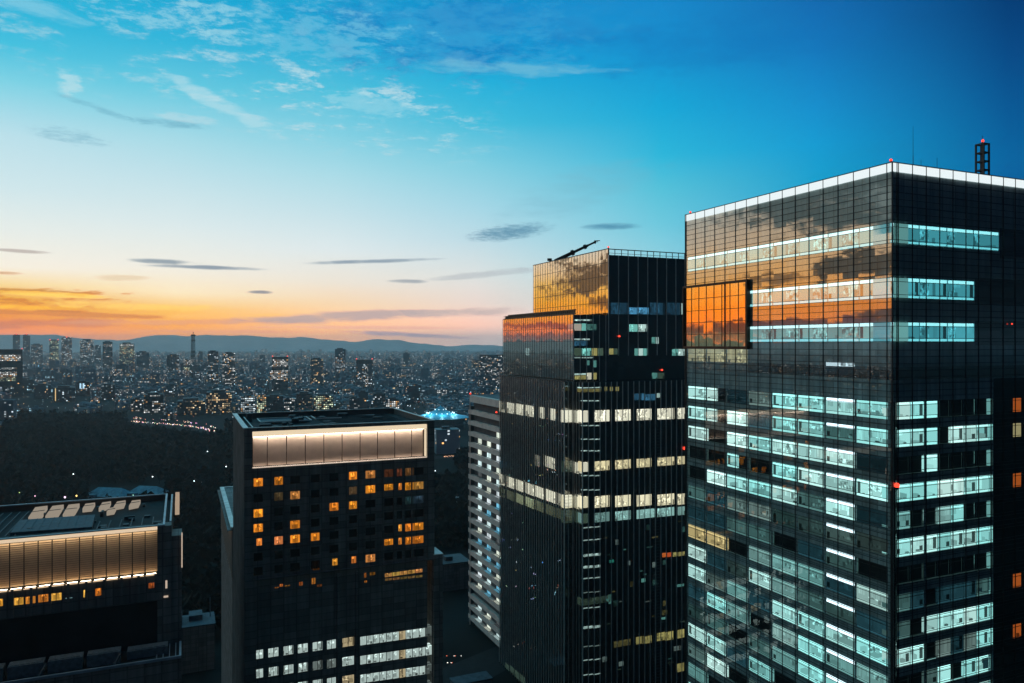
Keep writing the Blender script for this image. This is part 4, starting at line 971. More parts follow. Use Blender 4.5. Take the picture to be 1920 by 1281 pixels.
    g = Geo(); g.box(6, 18, Dp - 17, Dp - 8, zt + .2, zt + .5); g.build('blue_roof_tank', M['pool'], root)
    g = Geo()
    for a, c_ in (((5.6, Dp - 17.4), (18.4, Dp - 17.4)), ((18.4, Dp - 17.4), (18.4, Dp - 7.6)), ((18.4, Dp - 7.6), (5.6, Dp - 7.6)), ((5.6, Dp - 7.6), (5.6, Dp - 17.4)), ((20, Dp - 14), (27, Dp - 14)), ((20, Dp - 14), (20, Dp - 6)), ((2.6, 5), (2.6, Dp - 2))):
        g.bar((*a, zt + .7), (*c_, zt + .7), .22)
    g.build('roof_rail', M['rim'], root)
    # the little lit coping of the lower block beside it
    g = Geo(); z = b.z_at(1040, W); g.box(b.x_at(812), lowx + .1, -.6, 6, z, z + .2); g.build('block_coping', M['rim'], root)
    return b, W, Dp, top
HT, hW, hD, hTop = hotel_tower()

# the annex behind it
b = Bld(436, 214)
t = thing('annex_block', 'dark annex with pale lit edge behind the hotel tower', 'building', b.loc, RZ)
zt = ZC + (V0 - 990) / F * 214; dl = b.y_at(415)
LF = Face('L', 0.0); g = Geo(); g.box(0, 24, 0, dl, 0, zt); g.build('wall', M['stone'], t)
g = Geo(); g.box(-.5, .9, -.1, dl + .2, zt, zt + .25); g.box(.9, 24, dl - .8, dl + .2, zt, zt + .25); g.build('roof_coping', M['rim'], t)
g = Geo()
for i in range(18): y = .8 + (dl - 1.4) * i / 18; LF.box(g, y, y + .7, zt - 14, zt - 1, .02, .3)
lv = g.build('louvre', M['louvre'], t)
g = Geo(); g.quad([LF.P(.3, zt - .9, .6), LF.P(dl - .3, zt - .9, .6), LF.P(dl - .3, zt - .9, 1.1), LF.P(.3, zt - .9, 1.1)]); g.build('soffit_lamp', lamp('annex_soffit_lamp', (1.0, .72, .45), 1.3), lv)
g = Geo(); LF.box(g, .1, dl - .1, zt - .85, zt - .65, .02, 1.3); LF.box(g, .1, dl - .1, zt - 1.3, zt - .85, 1.2, 1.3); g.build('lamp_hood', M['stone'], lv)

# ================================================================== the lower twin at the left with the bright louvre band
def louvre_building():
    b = Bld(305, 150); root = thing('louvre_building', 'low dark building with bright amber louvre band and cream skylights on its roof', 'office building', b.loc, RZ)
    FF = Face('F', 0.0); Wl = -52.0; top = b.z_at(986); Dp = b.y_at(311)
    q = lambda x, y: (x / 3.362, 900 + y / 3.362)
    xa = lambda x, y=0.0: b.x_at(x / 3.362, y)
    def za(x, y, fy=0.0): return ZC - ((900 + y / 3.362) - V0) / F * b.world(xa(x, fy), fy)[1]
    xe = xa(992); z1, z0 = za(992, 308), za(992, 585)
    zl = za(1020, 742)                                                              # ledge level
    wins = []
    for x0, x1, y0, y1, gl in ((-40, 18, 752, 800, C(255, 175, 60, 1.0)), (88, 148, 742, 790, C(255, 185, 75, 1.25)), (160, 224, 735, 782, C(255, 160, 60, .9)), (240, 305, 722, 772, C(250, 150, 60, .8)), (318, 388, 714, 762, C(255, 190, 80, 1.3)),
                           (525, 553, 694, 742, C(255, 195, 80, 1.25)), (600, 638, 684, 732, C(250, 140, 45, .8)), (936, 984, 648, 684, C(220, 110, 50, .5)), (412, 456, 742, 750, C(150, 200, 205, .6))):
        t0, t1 = xa(x0), xa(x1); m = (x0 + x1) / 2; wins.append((t0, t1, za(m, y1), za(m, y0), gl))
    g = Geo()
    FF.box(g, xe, 1.6, 0, top, -3, .3); cuts(FF, g, Wl, xe, zl - .5, z0 - .1, [w[:4] for w in wins], 0.0); FF.box(g, Wl, xe, z1 + .55, top, -2.2, .12)
    g.quad([(1.6, 3, 0), (1.6, Dp, 0), (1.6, Dp, top), (1.6, 3, top)]); g.quad([(1.6, Dp, 0), (Wl, Dp, 0), (Wl, Dp, top), (1.6, Dp, top)])
    k = xe
    while k > Wl: FF.box(g, k - .55, k - .1, zl - .4, z0 - .2, .02, .35); k -= 3.0
    FF.box(g, 1.62, 3.5, 0, top - 2.2, -6, .1)
    # lower storeys step forward
    FF.quad(g, Wl, 3.4, 0, zl - 9.5, 8.0); g.quad([(3.4, -8, 0), (3.4, 0, 0), (3.4, 0, zl - 9.5), (3.4, -8, zl - 9.5)])
    g.build('wall', M['stone'], root)
    for i, w in enumerate(wins):
        g = Geo(); warm_window(FF, g, *w[:4], w[4], i + 301); o = g.build('window', [M[k_] for k_ in ROOM], root)
        h = Geo(); n = max(1, round((w[1] - w[0]) / .9))
        for j in range(1, n): t = w[0] + (w[1] - w[0]) * j / n; FF.box(h, t - .05, t + .05, w[2], w[3], -.2, -.1)
        if n > 1: h.build('window_bar', M['mull'], o)
    # louvre band
    g = Geo(); bw = (xe - xa(580)) / 5; edges = [xe - bw * i for i in range(14)]; ns = 20
    for c_, a in zip(edges, edges[1:]):
        for k in range(ns):
            h = (z1 - .5 - z0) / ns; z = z0 + h * k
            g.quad([FF.P(a + .14, z, -1.15), FF.P(c_ - .05, z, -1.15), FF.P(c_ - .05, z + h * .72, -1.4), FF.P(a + .14, z + h * .72, -1.4)])
            g.quad([FF.P(a + .14, z, -1.15), FF.P(c_ - .05, z, -1.15), FF.P(c_ - .05, z - .02, -1.4), FF.P(a + .14, z - .02, -1.4)])
    lv = g.build('louvre_band', plain('amber_louvre', (.54, .42, .29), .5, .3, scale=.5, var=.12), root)
    g = Geo(); FF.quad(g, Wl, xe, z0 - .6, z1 + .6, -1.8); g.build('louvre_backing', M['black'], lv)
    g = Geo()
    for c_, a in zip(edges, edges[1:]): FF.box(g, a + .2, c_ - .12, z0 - .36, z0 - .24, .05, .3)
    g.build('lamp_row', lamp('band_lamp_row', (1.0, .72, .46), .9), lv)
    g = Geo()
    for c_, a in zip(edges, edges[1:]): g.quad([FF.P(a + .3, z0 - .28, -1.0), FF.P(c_ - .25, z0 - .28, -1.0), FF.P(c_ - .25, z0 - .28, -.3), FF.P(a + .3, z0 - .28, -.3)])
    g.build('floor_lamp_trough', lamp('band_trough_lamps', (1.0, .78, .52), 14.0), lv)
    g = Geo(); g.quad([FF.P(Wl, z1 - .25, -1.1), FF.P(xe, z1 - .25, -1.1), FF.P(xe, z1 - .25, -.2), FF.P(Wl, z1 - .25, -.2)]); g.build('soffit_lamp', lamp('band_soffit_lamp', (1.0, .76, .5), 4.0), lv)
    g = Geo(); FF.box(g, Wl, xe, z1 - .2, z1 + .1, -.5, .02); FF.box(g, Wl, xe, z1 + .22, z1 + .5, -.5, .1)
    g.build('cove_light', lamp('band_cove_light', (1.0, .76, .52), .75), lv)
    g = Geo(); FF.box(g, 3.42, 3.62, za(1130, 552), za(1130, 332), .1, .3); FF.box(g, .2, 1.0, za(1035, 738), za(1035, 728), .3, .5); FF.box(g, .5, .85, za(1036, 682), za(1036, 632), .3, .34)
    g.build('edge_light', lamp('edge_light', (1.0, .78, .60), .55), root)
    # roof
    g = Geo(); g.box(Wl, 1.5, 3, Dp - .4, top - 1.6, top - 1.2); g.build('roof', M['roof'], root)
    g = Geo(); c4 = top
    g.box(Wl, 0.4, Dp - .5, Dp, c4, c4 + .25); g.box(Wl, 0.4, -.12, .3, c4, c4 + .22); g.box(0, .4, .3, Dp - .5, c4, c4 + .25); g.box(1.2, 1.55, 4, Dp, c4 - .3, c4)
    g.build('roof_coping', plain('blue_grey_coping', (.28, .36, .42), .4, .5, .3), root)
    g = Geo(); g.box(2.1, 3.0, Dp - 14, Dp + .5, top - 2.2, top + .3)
    g.build('lit_fin', lamp('glowing_cream_fin', (1.0, .74, .52), .4, False), root)  # the fin itself glows, in place of light falling on it
    zt = top - 1.2
    def onroof(px_, py_, z):
        Y = (ZC - z) * F / ((900 + py_ / 3.362) - V0); X = (px_ / 3.362 - U0) / F * Y
        dx, dy = X - b.X0, Y - b.Y0; return (dx * RX + dy * RY, -dx * RY + dy * RX)
    g = Geo(); P4 = [onroof(*p, zt + .9) for p in ((62, 332), (580, 296), (600, 218), (130, 252))]
    lo, hi = [(*p, zt + .1) for p in P4], [(*p, zt + .9) for p in P4]
    g.quad(hi)
    for i in range(4): g.quad([lo[i], lo[(i + 1) % 4], hi[(i + 1) % 4], hi[i]])
    for i in range(1, 9):
        A = tuple(hi[0][k] + (hi[1][k] - hi[0][k]) * i / 9 for k in range(3)); B_ = tuple(hi[3][k] + (hi[2][k] - hi[3][k]) * i / 9 for k in range(3)); g.bar((A[0], A[1], A[2] + .03), (B_[0], B_[1], B_[2] + .03), .08)
    g.build('blue_roof_panel', M['pool'], root)
    for quad_ in (((178, 236), (262, 224), (300, 162), (222, 172)), ((285, 228), (362, 218), (402, 155), (330, 164)), ((395, 218), (466, 210), (502, 148), (432, 156)), ((520, 180), (580, 174), (600, 142), (538, 150)), ((622, 176), (682, 166), (700, 134), (645, 142)),
                  ((672, 200), (720, 192), (732, 170), (690, 176)), ((716, 168), (780, 156), (792, 128), (738, 136)), ((812, 164), (872, 152), (886, 124), (832, 130))):
        Q = [onroof(*p, zt + 1.1) for p in quad_]; g = Geo(); g.quad([(*p, zt + 1.1) for p in Q]); 
        for i in range(4): g.quad([(*Q[i], zt + .2), (*Q[(i + 1) % 4], zt + .2), (*Q[(i + 1) % 4], zt + 1.1), (*Q[i], zt + 1.1)])
        m0 = tuple((Q[0][k] + Q[3][k]) / 2 for k in (0, 1)); m1 = tuple((Q[1][k] + Q[2][k]) / 2 for k in (0, 1))
        o = g.build('skylight', lamp('lit_skylight', lin((215, 200, 180)), .45, False) if 'lit_skylight' not in bpy.data.materials else bpy.data.materials['lit_skylight'], root)
        h = Geo(); h.bar((*m0, zt + 1.14), (*m1, zt + 1.14), .14); h.build('skylight_bar', M['mull'], o)
    r = random.Random(9)
    for k in range(30):
        x, y = r.uniform(-26, -2), r.uniform(4, Dp - 4); g = Geo(); a, c_, d = r.uniform(.4, 2.2), r.uniform(.4, 1.5), r.uniform(.3, 1.0)
        g.box(x, x + a, y, y + c_, zt, zt + d); g.build('roof_unit', M['plant'], root)
    for k in range(16):
        x = -50 + k * 1.6; g = Geo(); g.bar((x, 6, zt + .4), (x + .2, Dp - 4, zt + .4), .2); g.build('roof_pipe', M['plant'], root)
    for k in range(6): g = Geo(); g.bar((-12 + k * 2, 3.5, zt + .6), (-12 + k * 2, 12, zt + .6), .18); g.build('roof_pipe', M['plant'], root)
    # terrace roof under the ledge
    zt2 = zl - 9.5
    g = Geo(); g.quad([(Wl, -8, zt2), (3.4, -8, zt2), (3.4, -.01, zt2), (Wl, -.01, zt2)]); FF.quad(g, Wl, xe + 3, zt2, zl - .5, .004); g.build('terrace_roof', M['roof'], root)
    g = Geo(); g.box(Wl, 3.4, -8.2, -7.8, zt2, zt2 + .5); g.box(3.0, 3.4, -7.8, -.4, zt2, zt2 + .5)
    for k in range(4): g.bar((2.4 - k * 1.1, -7.6, zt2 + .3), (2.4 - k * 1.1, -.5, zt2 + .3), .16)
    g.build('terrace_parapet', bpy.data.materials['blue_grey_coping'], root)
    units = [(-12.6 - i * 6.2, -7.1 - i * 6.2, -6.2, 2.3) for i in range(7)] + [(-6, 1, -5.4, 1.7)]
    for x0, x1, y0, h_ in units:
        g = Geo(); g.box(x0, x1, y0, y0 + 2.6, zt2 + .1, zt2 + h_); n = 6
        for j in range(n): a = x0 + .2 + (x1 - x0 - .4) * j / n; g.box(a, a + (x1 - x0) / n - .25, y0 + .3, y0 + 2.3, zt2 + h_, zt2 + h_ + .12)
        g.build('cooling_unit', bpy.data.materials.get('blue_grey_units') or plain('blue_grey_units', (.11, .15, .175), .6, .3, .3, scale=1.5, var=.35), root)
    for i in range(4): g = Geo(); g.bar((-8 - i * 12, -7.4, zt2 + .3), (-7 - i * 12, -6.3, zt2 + 2.0), .3); g.build('brace', M['plant'], root)
    g = Geo(); FF.box(g, xa(866), xa(915), za(890, 1290), za(890, 1254), 8.02, 8.05); g.build('low_window', lamp('pale_window', lin((220, 235, 210)), .8, False), root)
    g = Geo(); FF.box(g, xa(966), xa(1005), za(985, 1275), za(985, 1250), 8.02, 8.05); g.build('low_window', lamp('dim_green_window', lin((40, 60, 50)), .7, False), root)
    return b
LB = louvre_building()

# ================================================================== the balconied tower between hotel and stepped tower
def balcony_tower():
    b = Bld(958, 306); root = thing('balcony_tower', 'pale balconied tower half hidden behind the dark stepped tower', 'apartment tower', b.loc, RZ)
    LF = Face('L', 0.0); far = b.y_at(881); top = b.z_at(741, 0, far); W = 30
    zrow = lambda y: ZC - ((740 + y / 5.822) - V0) / F * b.world(0, far)[1]
    pitch = zrow(0) - zrow(118); ln = [b.y_at(780 + x / 5.822) for x in (590, 693, 800, 890)]; bwid = (ln[0] - ln[3]) / 3
    g = Geo(); g.box(1.9, W, 0, far - .1, 0, top - .6); g.box(2, W - 1, -.0 + .2, far - .3, top - .6, top - .2); g.build('wall', plain('shaded_tile_wall', (.10, .10, .105), .7, .3), root)  # shade of the recesses put into a darker copy of the tile
    g = Geo(); LF.box(g, 0, far, top - pitch * .62, top, -2.0, 0.12); g.box(.4, W, far + .0, far + .3, top - 2.6, top); g.build('roof_parapet', M['tile'], root)
    g = Geo(); LF.box(g, far - .22, far + .02, 0, top - 1, -.3, .16); LF.box(g, -.3, .0, 0, top, -1.9, .2); g.build('corner_post', M['tile'], root)
    nb = int(far / bwid) + 1; r = random.Random(21)
    z = top - pitch * 1.18 - .8; k = 0; bal = Geo(); nwin = 0; rest = Geo()
    while z > 1.5:
        zt = z; hb = pitch * .40
        skip = k == 17
        for i in range(nb):
            y1 = far - .25 - bwid * i; y0 = max(0.0, y1 - bwid)
            if y1 <= .1: continue
            own = i < 4 and k < 24
            gg = Geo() if own else rest
            st = .18 * (i % 2)
            LF.box(gg, y0, y1, zt - hb, zt, -1.85, .0 + st * .0); LF.box(gg, y0, y0 + bwid * .62, zt, zt + pitch * .07, -.25, .0)
            if own and not skip: o = gg.build('balcony', M['tile'], root)
            elif own: o = gg.build('balcony', M['tile'], root)
            h = Geo() if own else None
            if own:
                lit = k >= 3 and not skip or (k == 2 and i == 2)
                warm = k > 19
                if lit:
                    gl = C(236, 190, 110, r.uniform(.5, .95)) if (warm and r.random() < .75) else r.choice((C(205, 232, 232, 1.0), C(222, 232, 215, .95), C(215, 228, 232, .9), C(110, 185, 215, .9)))
                    if r.random() < .07: gl = tuple(c * .12 for c in gl)
                    a, c_ = y0 + bwid * .08, y0 + bwid * .50
                    for j in range(3):
                        kk = r.uniform(.6, 1.15); w0 = a + (c_ - a) * (j / 3) + .06; w1 = a + (c_ - a) * ((j + 1) / 3) - .06
                        LF.quad(h, w0, w1, zt + pitch * .05, zt + pitch * .58, -1.82, 0, (*[q * kk * 1.5 for q in gl], 1), (r.random() * 90, 0))
                    LF.quad(h, y0 + .1, y1 - bwid * .25, zt + .02, zt + .12, -.02 if False else -.27, 0, (*[q * .35 for q in gl], 1))  # window light along the parapet top, put in as a glowing strip
                    g2 = [LF.P(a - .2, zt + .03, -1.8), LF.P(c_ + .4, zt + .03, -1.8), LF.P(c_ + .4, zt + .03, -.3), LF.P(a - .2, zt + .03, -.3)]
                    h.quad(g2, None, (*[q * .6 for q in gl], 1), 0)  # pool of window light on the balcony floor, put in as glow
                    h.build('balcony_window_and_spill', M['blind'], o)
        # the short balconies round the corner
        gg = Geo(); LF.box(gg, far + .06, far + 3.4, zt - hb - .3, zt - .3, -2.4, -.5)
        if k < 24: o = gg.build('corner_balcony', M['tile'], root)
        z -= pitch; k += 1
    if rest.f: tag(rest.build('balcony_rows', M['tile'], root), kind='stuff')
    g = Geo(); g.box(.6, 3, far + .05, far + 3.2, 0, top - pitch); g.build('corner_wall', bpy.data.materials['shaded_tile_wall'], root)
    return b, far, top, pitch
BT, btf, btt, btp = balcony_tower()
X, Y = BT.world(.3, btf + .2); beacon('warning_light', 'red warning light on the roof edge of the pale balconied tower', X, Y, btt, .4)
X, Y = BT.world(-.3, BT.y_at(932)); beacon('warning_light', 'red warning light where the balconied tower meets the dark tower', X, Y, BT.z_at(776, 0, BT.y_at(932)), .4)
# ================================================================== the city beyond
dist_v = lambda v, z=0.0: (ZC - z) * F / (v - V0)
NID = [0]
def block(g, x, y, w, d, h, rz, mat=0, tint=(.8, .95, 1.0), frac=.1, z0=0.0, roofbox=True, seed=0):
    """one building body appended to g (rotated about its centre), windows by uv"""
    NID[0] += 1; uo = NID[0] * 400 + 150; col = (*tint, frac); r = random.Random(NID[0])
    def bx(x0, x1, y0, y1, za, zb, c_):
        t = Geo(); t.box(x0, x1, y0, y1, za, zb, mat, c_, uo, bottom=False)
        ca, sa = cos(rz), sin(rz); n = len(g.v)
        g.v += [(x + a * ca - b_ * sa, y + a * sa + b_ * ca, z) for a, b_, z in t.v]
        g.f += [tuple(k + n for k in f) for f in t.f]; g.uv += t.uv; g.c += t.c; g.m += t.m
    bx(-w / 2, w / 2, -d / 2, d / 2, z0, h, col)
    if roofbox:
        q = r.uniform(.2, .5); a = r.uniform(-.2, .2) * w
        bx(a - w * q / 2, a + w * q / 2, -d * .25, d * .25, h, h + r.uniform(2, 4.5), (0, 0, 0, 0))

PALE, WARM, COOL, WHITE, GREEN = (.82, .95, 1.0), (1.0, .72, .38), (.5, .85, 1.0), (1, 1, .95), (.9, 1.0, .65)
LM = []
def landmark(name, label, u0, u1, vtop, dist, tint=PALE, frac=.15, mat='city2', crown=0.0, bands=(), beacons=0, base=0.0, depth=None, rz=None, group=None, round_=0, steps=()):
    X, Y, _ = at((u0 + u1) / 2, V0, dist); w = (u1 - u0) / F * dist * cos(atan(X / dist)); top = ZC + (V0 - vtop) / F * dist
    d = depth or min(w, 45); rz = atan2(-X, dist); LM.append((u0, u1, dist))
    t = thing(name, label, 'tower' if top > 90 else 'building', (X - sin(rz) * d / 2, Y + cos(rz) * d / 2, 0), rz, group)
    NID[0] += 1; g = Geo(); g.box(-w / 2, w / 2, -d / 2, d / 2, 0, top - crown, 0, (*tint, frac), NID[0] * 400 + 150, bottom=False)
    g.build('body', M[mat], t)
    g = Geo()
    if crown: g.box(-w / 2 + .02, w / 2 - .02, -d / 2 + .02, d / 2 - .02, top - crown, top, 0, (0, 0, 0, 0), NID[0] * 400, bottom=False)
    else: g.box(-w * .3, w * .25, -d * .3, d * .3, top - .01, top + max(2.5, w * .09))
    g.build('roof_plant', M['black'] if crown else M['plant'], t)
    for (f0, f1, v0, v1, tn, fr) in bands:                                        # storeys alight from end to end
        za, zb = ZC + (V0 - v1) / F * dist, ZC + (V0 - v0) / F * dist; NID[0] += 1
        g = Geo(); a, b_ = -w / 2 + w * f0, -w / 2 + w * f1
        g.box(a, b_, -d / 2 - .4, d / 2 + .4, za, zb, 0, (*tn, fr), NID[0] * 400 + 150, bottom=False); g.build('lit_storeys', M['city2'], t)
    for k in range(beacons):
        g = Geo(); s_ = dist * .0007; x = (-.5 + (k + .5) / beacons) * w if beacons > 1 else 0
        x = (-w / 2 + s_, w / 2 - s_)[k % 2] if beacons == 2 else x
        g.lathe([(0, top), (s_, top + s_ * .6), (s_, top + s_ * 1.4), (0, top + s_ * 2)], x, -d / 2 + s_, 8); g.build('red_light', M['red'], t)
    if 'golden edge' in label:
        g = Geo(); g.box(-w * .42, -w * .38, -d / 2 - .6, -d / 2 - .02, 2, top - 1); g.build('lit_edge_strip', lamp('golden_strip', (1.0, .68, .28), .9, False), t)
    if 'twin blue' in label:
        for x in (-.22, .0): g = Geo(); g.box(w * x, w * (x + .12), -d / 2 - .6, -d / 2 - .02, top - 17, top - 4); g.build('lit_panel', bpy.data.materials.get('blue_lit_panel') or lamp('blue_lit_panel', (.5, .8, 1.0), 1.1, False), t)
    return t
L = landmark
L('black_office_block', 'black office block with cream lit storeys at the left edge of the city', -38, 43, 655, 1850, PALE, .02, 'city2', 7, ((.06, .96, 665, 678, WHITE, .93), (.06, .86, 689, 693, WHITE, .7), (.06, .86, 697, 706, WHITE, .9), (.06, .84, 708, 716, GREEN, .8)), 2)
L('skyline_tower', 'left one of the dark twin towers before the orange sky', 24, 37.5, 628, 4320, PALE, .03, group='distant skyline towers', beacons=1)
L('skyline_tower', 'right one of the dark twin towers before the orange sky', 43, 56.5, 628, 4320, PALE, .04, group='distant skyline towers', beacons=1)
L('skyline_tower', 'stubby pale tower right beside the dark twin towers', 58, 80, 646, 4104, PALE, .12, group='distant skyline towers')
L('skyline_tower', 'tower with pale lit front, first of the close pair behind the city lights', 92.5, 110, 638, 3888, GREEN, .3, group='distant skyline towers', beacons=2)
L('skyline_tower', 'tallest of the hazy skyline group, with a lit vertical strip', 115, 135, 633, 3744, PALE, .26, group='distant skyline towers', beacons=1)
L('skyline_tower', 'widest hazy tower of the skyline group, its front dotted with pale lights', 150, 176, 638, 3816, PALE, .2, group='distant skyline towers')
L('skyline_tower', 'narrow dim tower leaning on the wide hazy one', 177, 189, 648, 4032, PALE, .06, group='distant skyline towers')
L('skyline_tower', 'dark tower with a dotted row of lights near its top', 192.5, 211, 641, 3312, WHITE, .07, bands=((.08, .92, 645, 650, WHITE, .5),), group='distant skyline towers')
L('skyline_tower', 'slab tower with large pale green lit sign panel on top', 224, 252, 644.5, 3456, GREEN, .12, bands=((.0, .97, 646, 649, WHITE, .98), (.02, .9, 650, 664, GREEN, .5)), group='distant skyline towers')
L('skyline_tower', 'plain dark box shaped tower right of the green lit slab', 256, 280, 660.5, 3096, PALE, .03, group='distant skyline towers')
L('skyline_tower', 'dim grey tower just left of the red and white mast building', 313, 336, 666, 2808, PALE, .1, group='distant skyline towers')
L('skyline_tower', 'dark flat topped tower left of a pair, right of the lattice mast', 389.5, 409.5, 659, 2376, PALE, .12, group='distant skyline towers')
L('skyline_tower', 'dark apartment tower with dotted grid of windows beside its twin', 417, 441, 662.5, 2304, WHITE, .2, group='distant skyline towers')
L('skyline_tower', 'dark squat tower with brightly lit white storeys and red corner lights', 510, 540, 669, 2088, WHITE, .05, crown=10, bands=((.04, .98, 674.5, 688, WHITE, .75), (-.12, .98, 695, 713, WHITE, .8)), beacons=2, group='distant skyline towers')
L('skyline_tower', 'square topped hazy tower lit in its lower half', 628, 648, 654.5, 2808, PALE, .04, bands=((.05, .95, 670, 690, PALE, .32),), group='distant skyline towers')
L('skyline_tower', 'dark crowned tower with a bright strip of lit corner rooms', 667.5, 699, 674, 2300, PALE, .16, crown=13, bands=((.55, .72, 688, 733, WHITE, .6),), beacons=2, group='distant skyline towers')
L('skyline_tower', 'broad dark apartment tower beside the gold mirrored building', 899, 946, 665, 2250, WHITE, .16, crown=4, group='distant skyline towers', depth=40)
L('skyline_tower', 'dark tower with two lit corners, half way to the lone square tower', 582, 606, 673, 2376, WARM, .12, group='distant skyline towers')
L('skyline_tower', 'small hazy tower on the far horizon left of the lit white one', 487, 497, 666, 3600, PALE, .05, group='distant skyline towers')
L('skyline_tower', 'small hazy tower on the far horizon above the pale tent roof', 756, 768, 662, 3744, PALE, .06, group='distant skyline towers')
L('skyline_tower', 'narrow hazy tower on the far horizon right of the lattice mast', 371, 380, 660, 3600, PALE, .06, group='distant skyline towers')
mid = 'mid-rise city blocks behind the dark park'
for a in ((387, 434, 736, 1420, WARM, .3, 'dark block with warm orange windows behind the hotel roof'), (452, 478, 744, 1400, PALE, .62, 'block with a full grid of white lit windows behind the hotel roof'), (482, 499, 742, 1420, GREEN, .75, 'slim block with yellow green lit floors behind the hotel roof'),
          (499, 531, 743, 1430, PALE, .015, 'blank dark block beside the yellow green floors'), (533, 552, 748, 1400, WHITE, .3, 'small block with two columns of white windows'), (588, 625, 743, 1450, GREEN, .62, 'wide block with rows of pale green lit windows'),
          (556, 586, 738, 1560, WARM, .08, 'dark block with one orange window strip'), (655, 674, 746, 1420, WHITE, .12, 'slim dark block with one column of white lights'), (672, 690, 735, 1500, COOL, .03, 'pale blue blank block behind the hotel roof'),
          (724, 748, 748, 1420, WHITE, .5, 'block with white lit stair towers'), (333, 385, 752, 1380, WARM, .14, 'broad low dark block with scattered amber windows near the road'), (245, 268, 748, 1450, WHITE, .14, 'dark block with a few white windows above the bright road'),
          (270, 306, 740, 1420, WHITE, .2, 'dark block with a dotted column of windows above the bright road'), (30, 64, 712, 1980, COOL, .05, 'blue grey slab block right of the black office block'), (64, 96, 722, 1800, COOL, .06, 'blue grey block with blank front near the park edge'),
          (100, 141, 727, 1700, PALE, .08, 'dark block with one bright golden edge strip'), (142, 168, 716, 1900, PALE, .1, 'dark block with twin blue lit panels'), (190, 215, 722, 1750, PALE, .12, 'dark narrow block before the plain dark tower'),
          (764, 790, 722, 1650, COOL, .1, 'pale slab right of the stair towers'), (700, 722, 738, 1600, PALE, .1, 'low dark block beside the white stair towers'), (312, 332, 722, 1900, PALE, .1, 'dark block below the mast building')):
    L('city_block', a[6], a[0], a[1], a[2], a[3], a[4], a[5], 'city2', group=mid)
# broadcasting mast on its building
X, Y, _ = at(358.5, V0, 2500); t = thing('broadcast_mast', 'tall dark lattice mast with dish rings on a squat lit building', 'mast', (X, Y, 0))
zt_, zb = ZC + 20 / F * 2500, ZC - 33 / F * 2500
g = Geo(); w0 = 20 / F * 2500
g.box(-w0, w0 * .85, 0, 50, 0, ZC - 36 / F * 2500, 0, (*PALE, .05), 7770150, bottom=False); g.build('building', M['city2'], t)
g = Geo(); g.box(-w0 * .72, w0 * -.1, -1, 30, zb - 12, ZC - 29 / F * 2500, 0, (*WHITE, .5), 7771150, bottom=False); g.box(-w0 * .68, -w0 * .15, -1.5, 2, ZC - 59 / F * 2500, ZC - 44 / F * 2500, 0, (*GREEN, .95), 7772150, bottom=False); g.build('lit_storeys', M['city2'], t)
g = Geo(); n = 14
for i in (-1, 1):
    for j in (-1, 1): g.bar((i * 5.5, 15 + j * 5.5, zb - 14), (i * 3.4, 15 + j * 3.4, zt_ - 6), 1.5)
for k in range(n):
    z = zb - 10 + (zt_ - zb) * k / n; s_ = 5.6 - 2.2 * k / n
    g.bar((-s_, 15 - s_, z), (s_, 15 - s_, z + 5), .8); g.bar((s_, 15 - s_, z), (-s_, 15 - s_, z + 5), .8); g.box(-s_, s_, 15 - s_, 15 + s_, z - .6, z + .6)
g.bar((0, 15, zt_ - 8), (0, 15, zt_ + 5), 1.6)
g.build('lattice', M['black'], t)
for k, (z, s_) in enumerate(((zt_ - 7, 7), (zt_ - 24, 6.5), (zt_ - 62, 7), (zt_ - 76, 6.5))):
    g = Geo(); g.lathe([(s_, z - 3), (s_ + .6, z), (s_, z + 3), (2, z + 3)], 0, 15, 12); g.build('dish_ring', M['black'], t)
# the blocks one by one where they show largest, the rest of the city as one mass
r = random.Random(31)
park_far = lambda u: 782 if u < 235 else (795 if u < 300 else 800)
def spot(u, v): d = dist_v(v); return (u - U0) / F * d, d
city = []
for i in range(9000):
    u = r.uniform(-90, 990); v = 661.5 + (park_far(u) - 3 - 661.5) * r.random() ** 1.3
    x, y = spot(u, v); near = y < 2600
    h = r.choice((9, 12, 14, 16, 20, 24, 28, 34)) * r.uniform(.8, 1.2) + (r.random() < .05) * r.uniform(10, 35)
    w = r.uniform(10, 34) * (1.0 if near else 1.25); d = r.uniform(10, 24)
    if v > 740: h = min(h, 26)
    if abs(u - 826) < 66 and y < 1290: continue
    if v > 752: h = min(h, 13)
    hw = w / y * F / 2
    if any(a - 3 - hw < u < b_ + 3 + hw and d_ - 420 < y < d_ + 45 for a, b_, d_ in LM if d_ < 2400): continue
    city.append((w * h / y ** 2, x, y, w, d, h))
city.sort(reverse=True)
kinds = [('low grey city block with a few pale windows lit in the hazy city', PALE, .09), ('dim city block with scattered warm windows in the hazy city', WARM, .12), ('dark low city block with hardly a lit window in the hazy city', PALE, .03), ('pale blue tinted city block with cool lit windows in the hazy city', COOL, .12), ('low city block with many white windows lit in the hazy city', WHITE, .26)]
own = 300 - 21
for i, (s_, x, y, w, d, h) in enumerate(city[:own]):
    lab, tn, fr = kinds[(i * 7 + i // 5) % 5]
    g = Geo(); block(g, 0, 0, w, d, h, 0, 0, tn, fr * r.uniform(.7, 1.3)); o = g.build('city_block', M['city'])
    o.location = (x, y, 0); o.rotation_euler = (0, 0, r.uniform(-.6, .6)); tag(o, lab, 'building', 'low city blocks in the haze')
g = Geo()
for s_, x, y, w, d, h in city[own:]:
    lab, tn, fr = kinds[r.randrange(5)]; block(g, x, y, w, d, h, r.uniform(-.6, .6), 0, tn, fr * r.uniform(.6, 1.5))
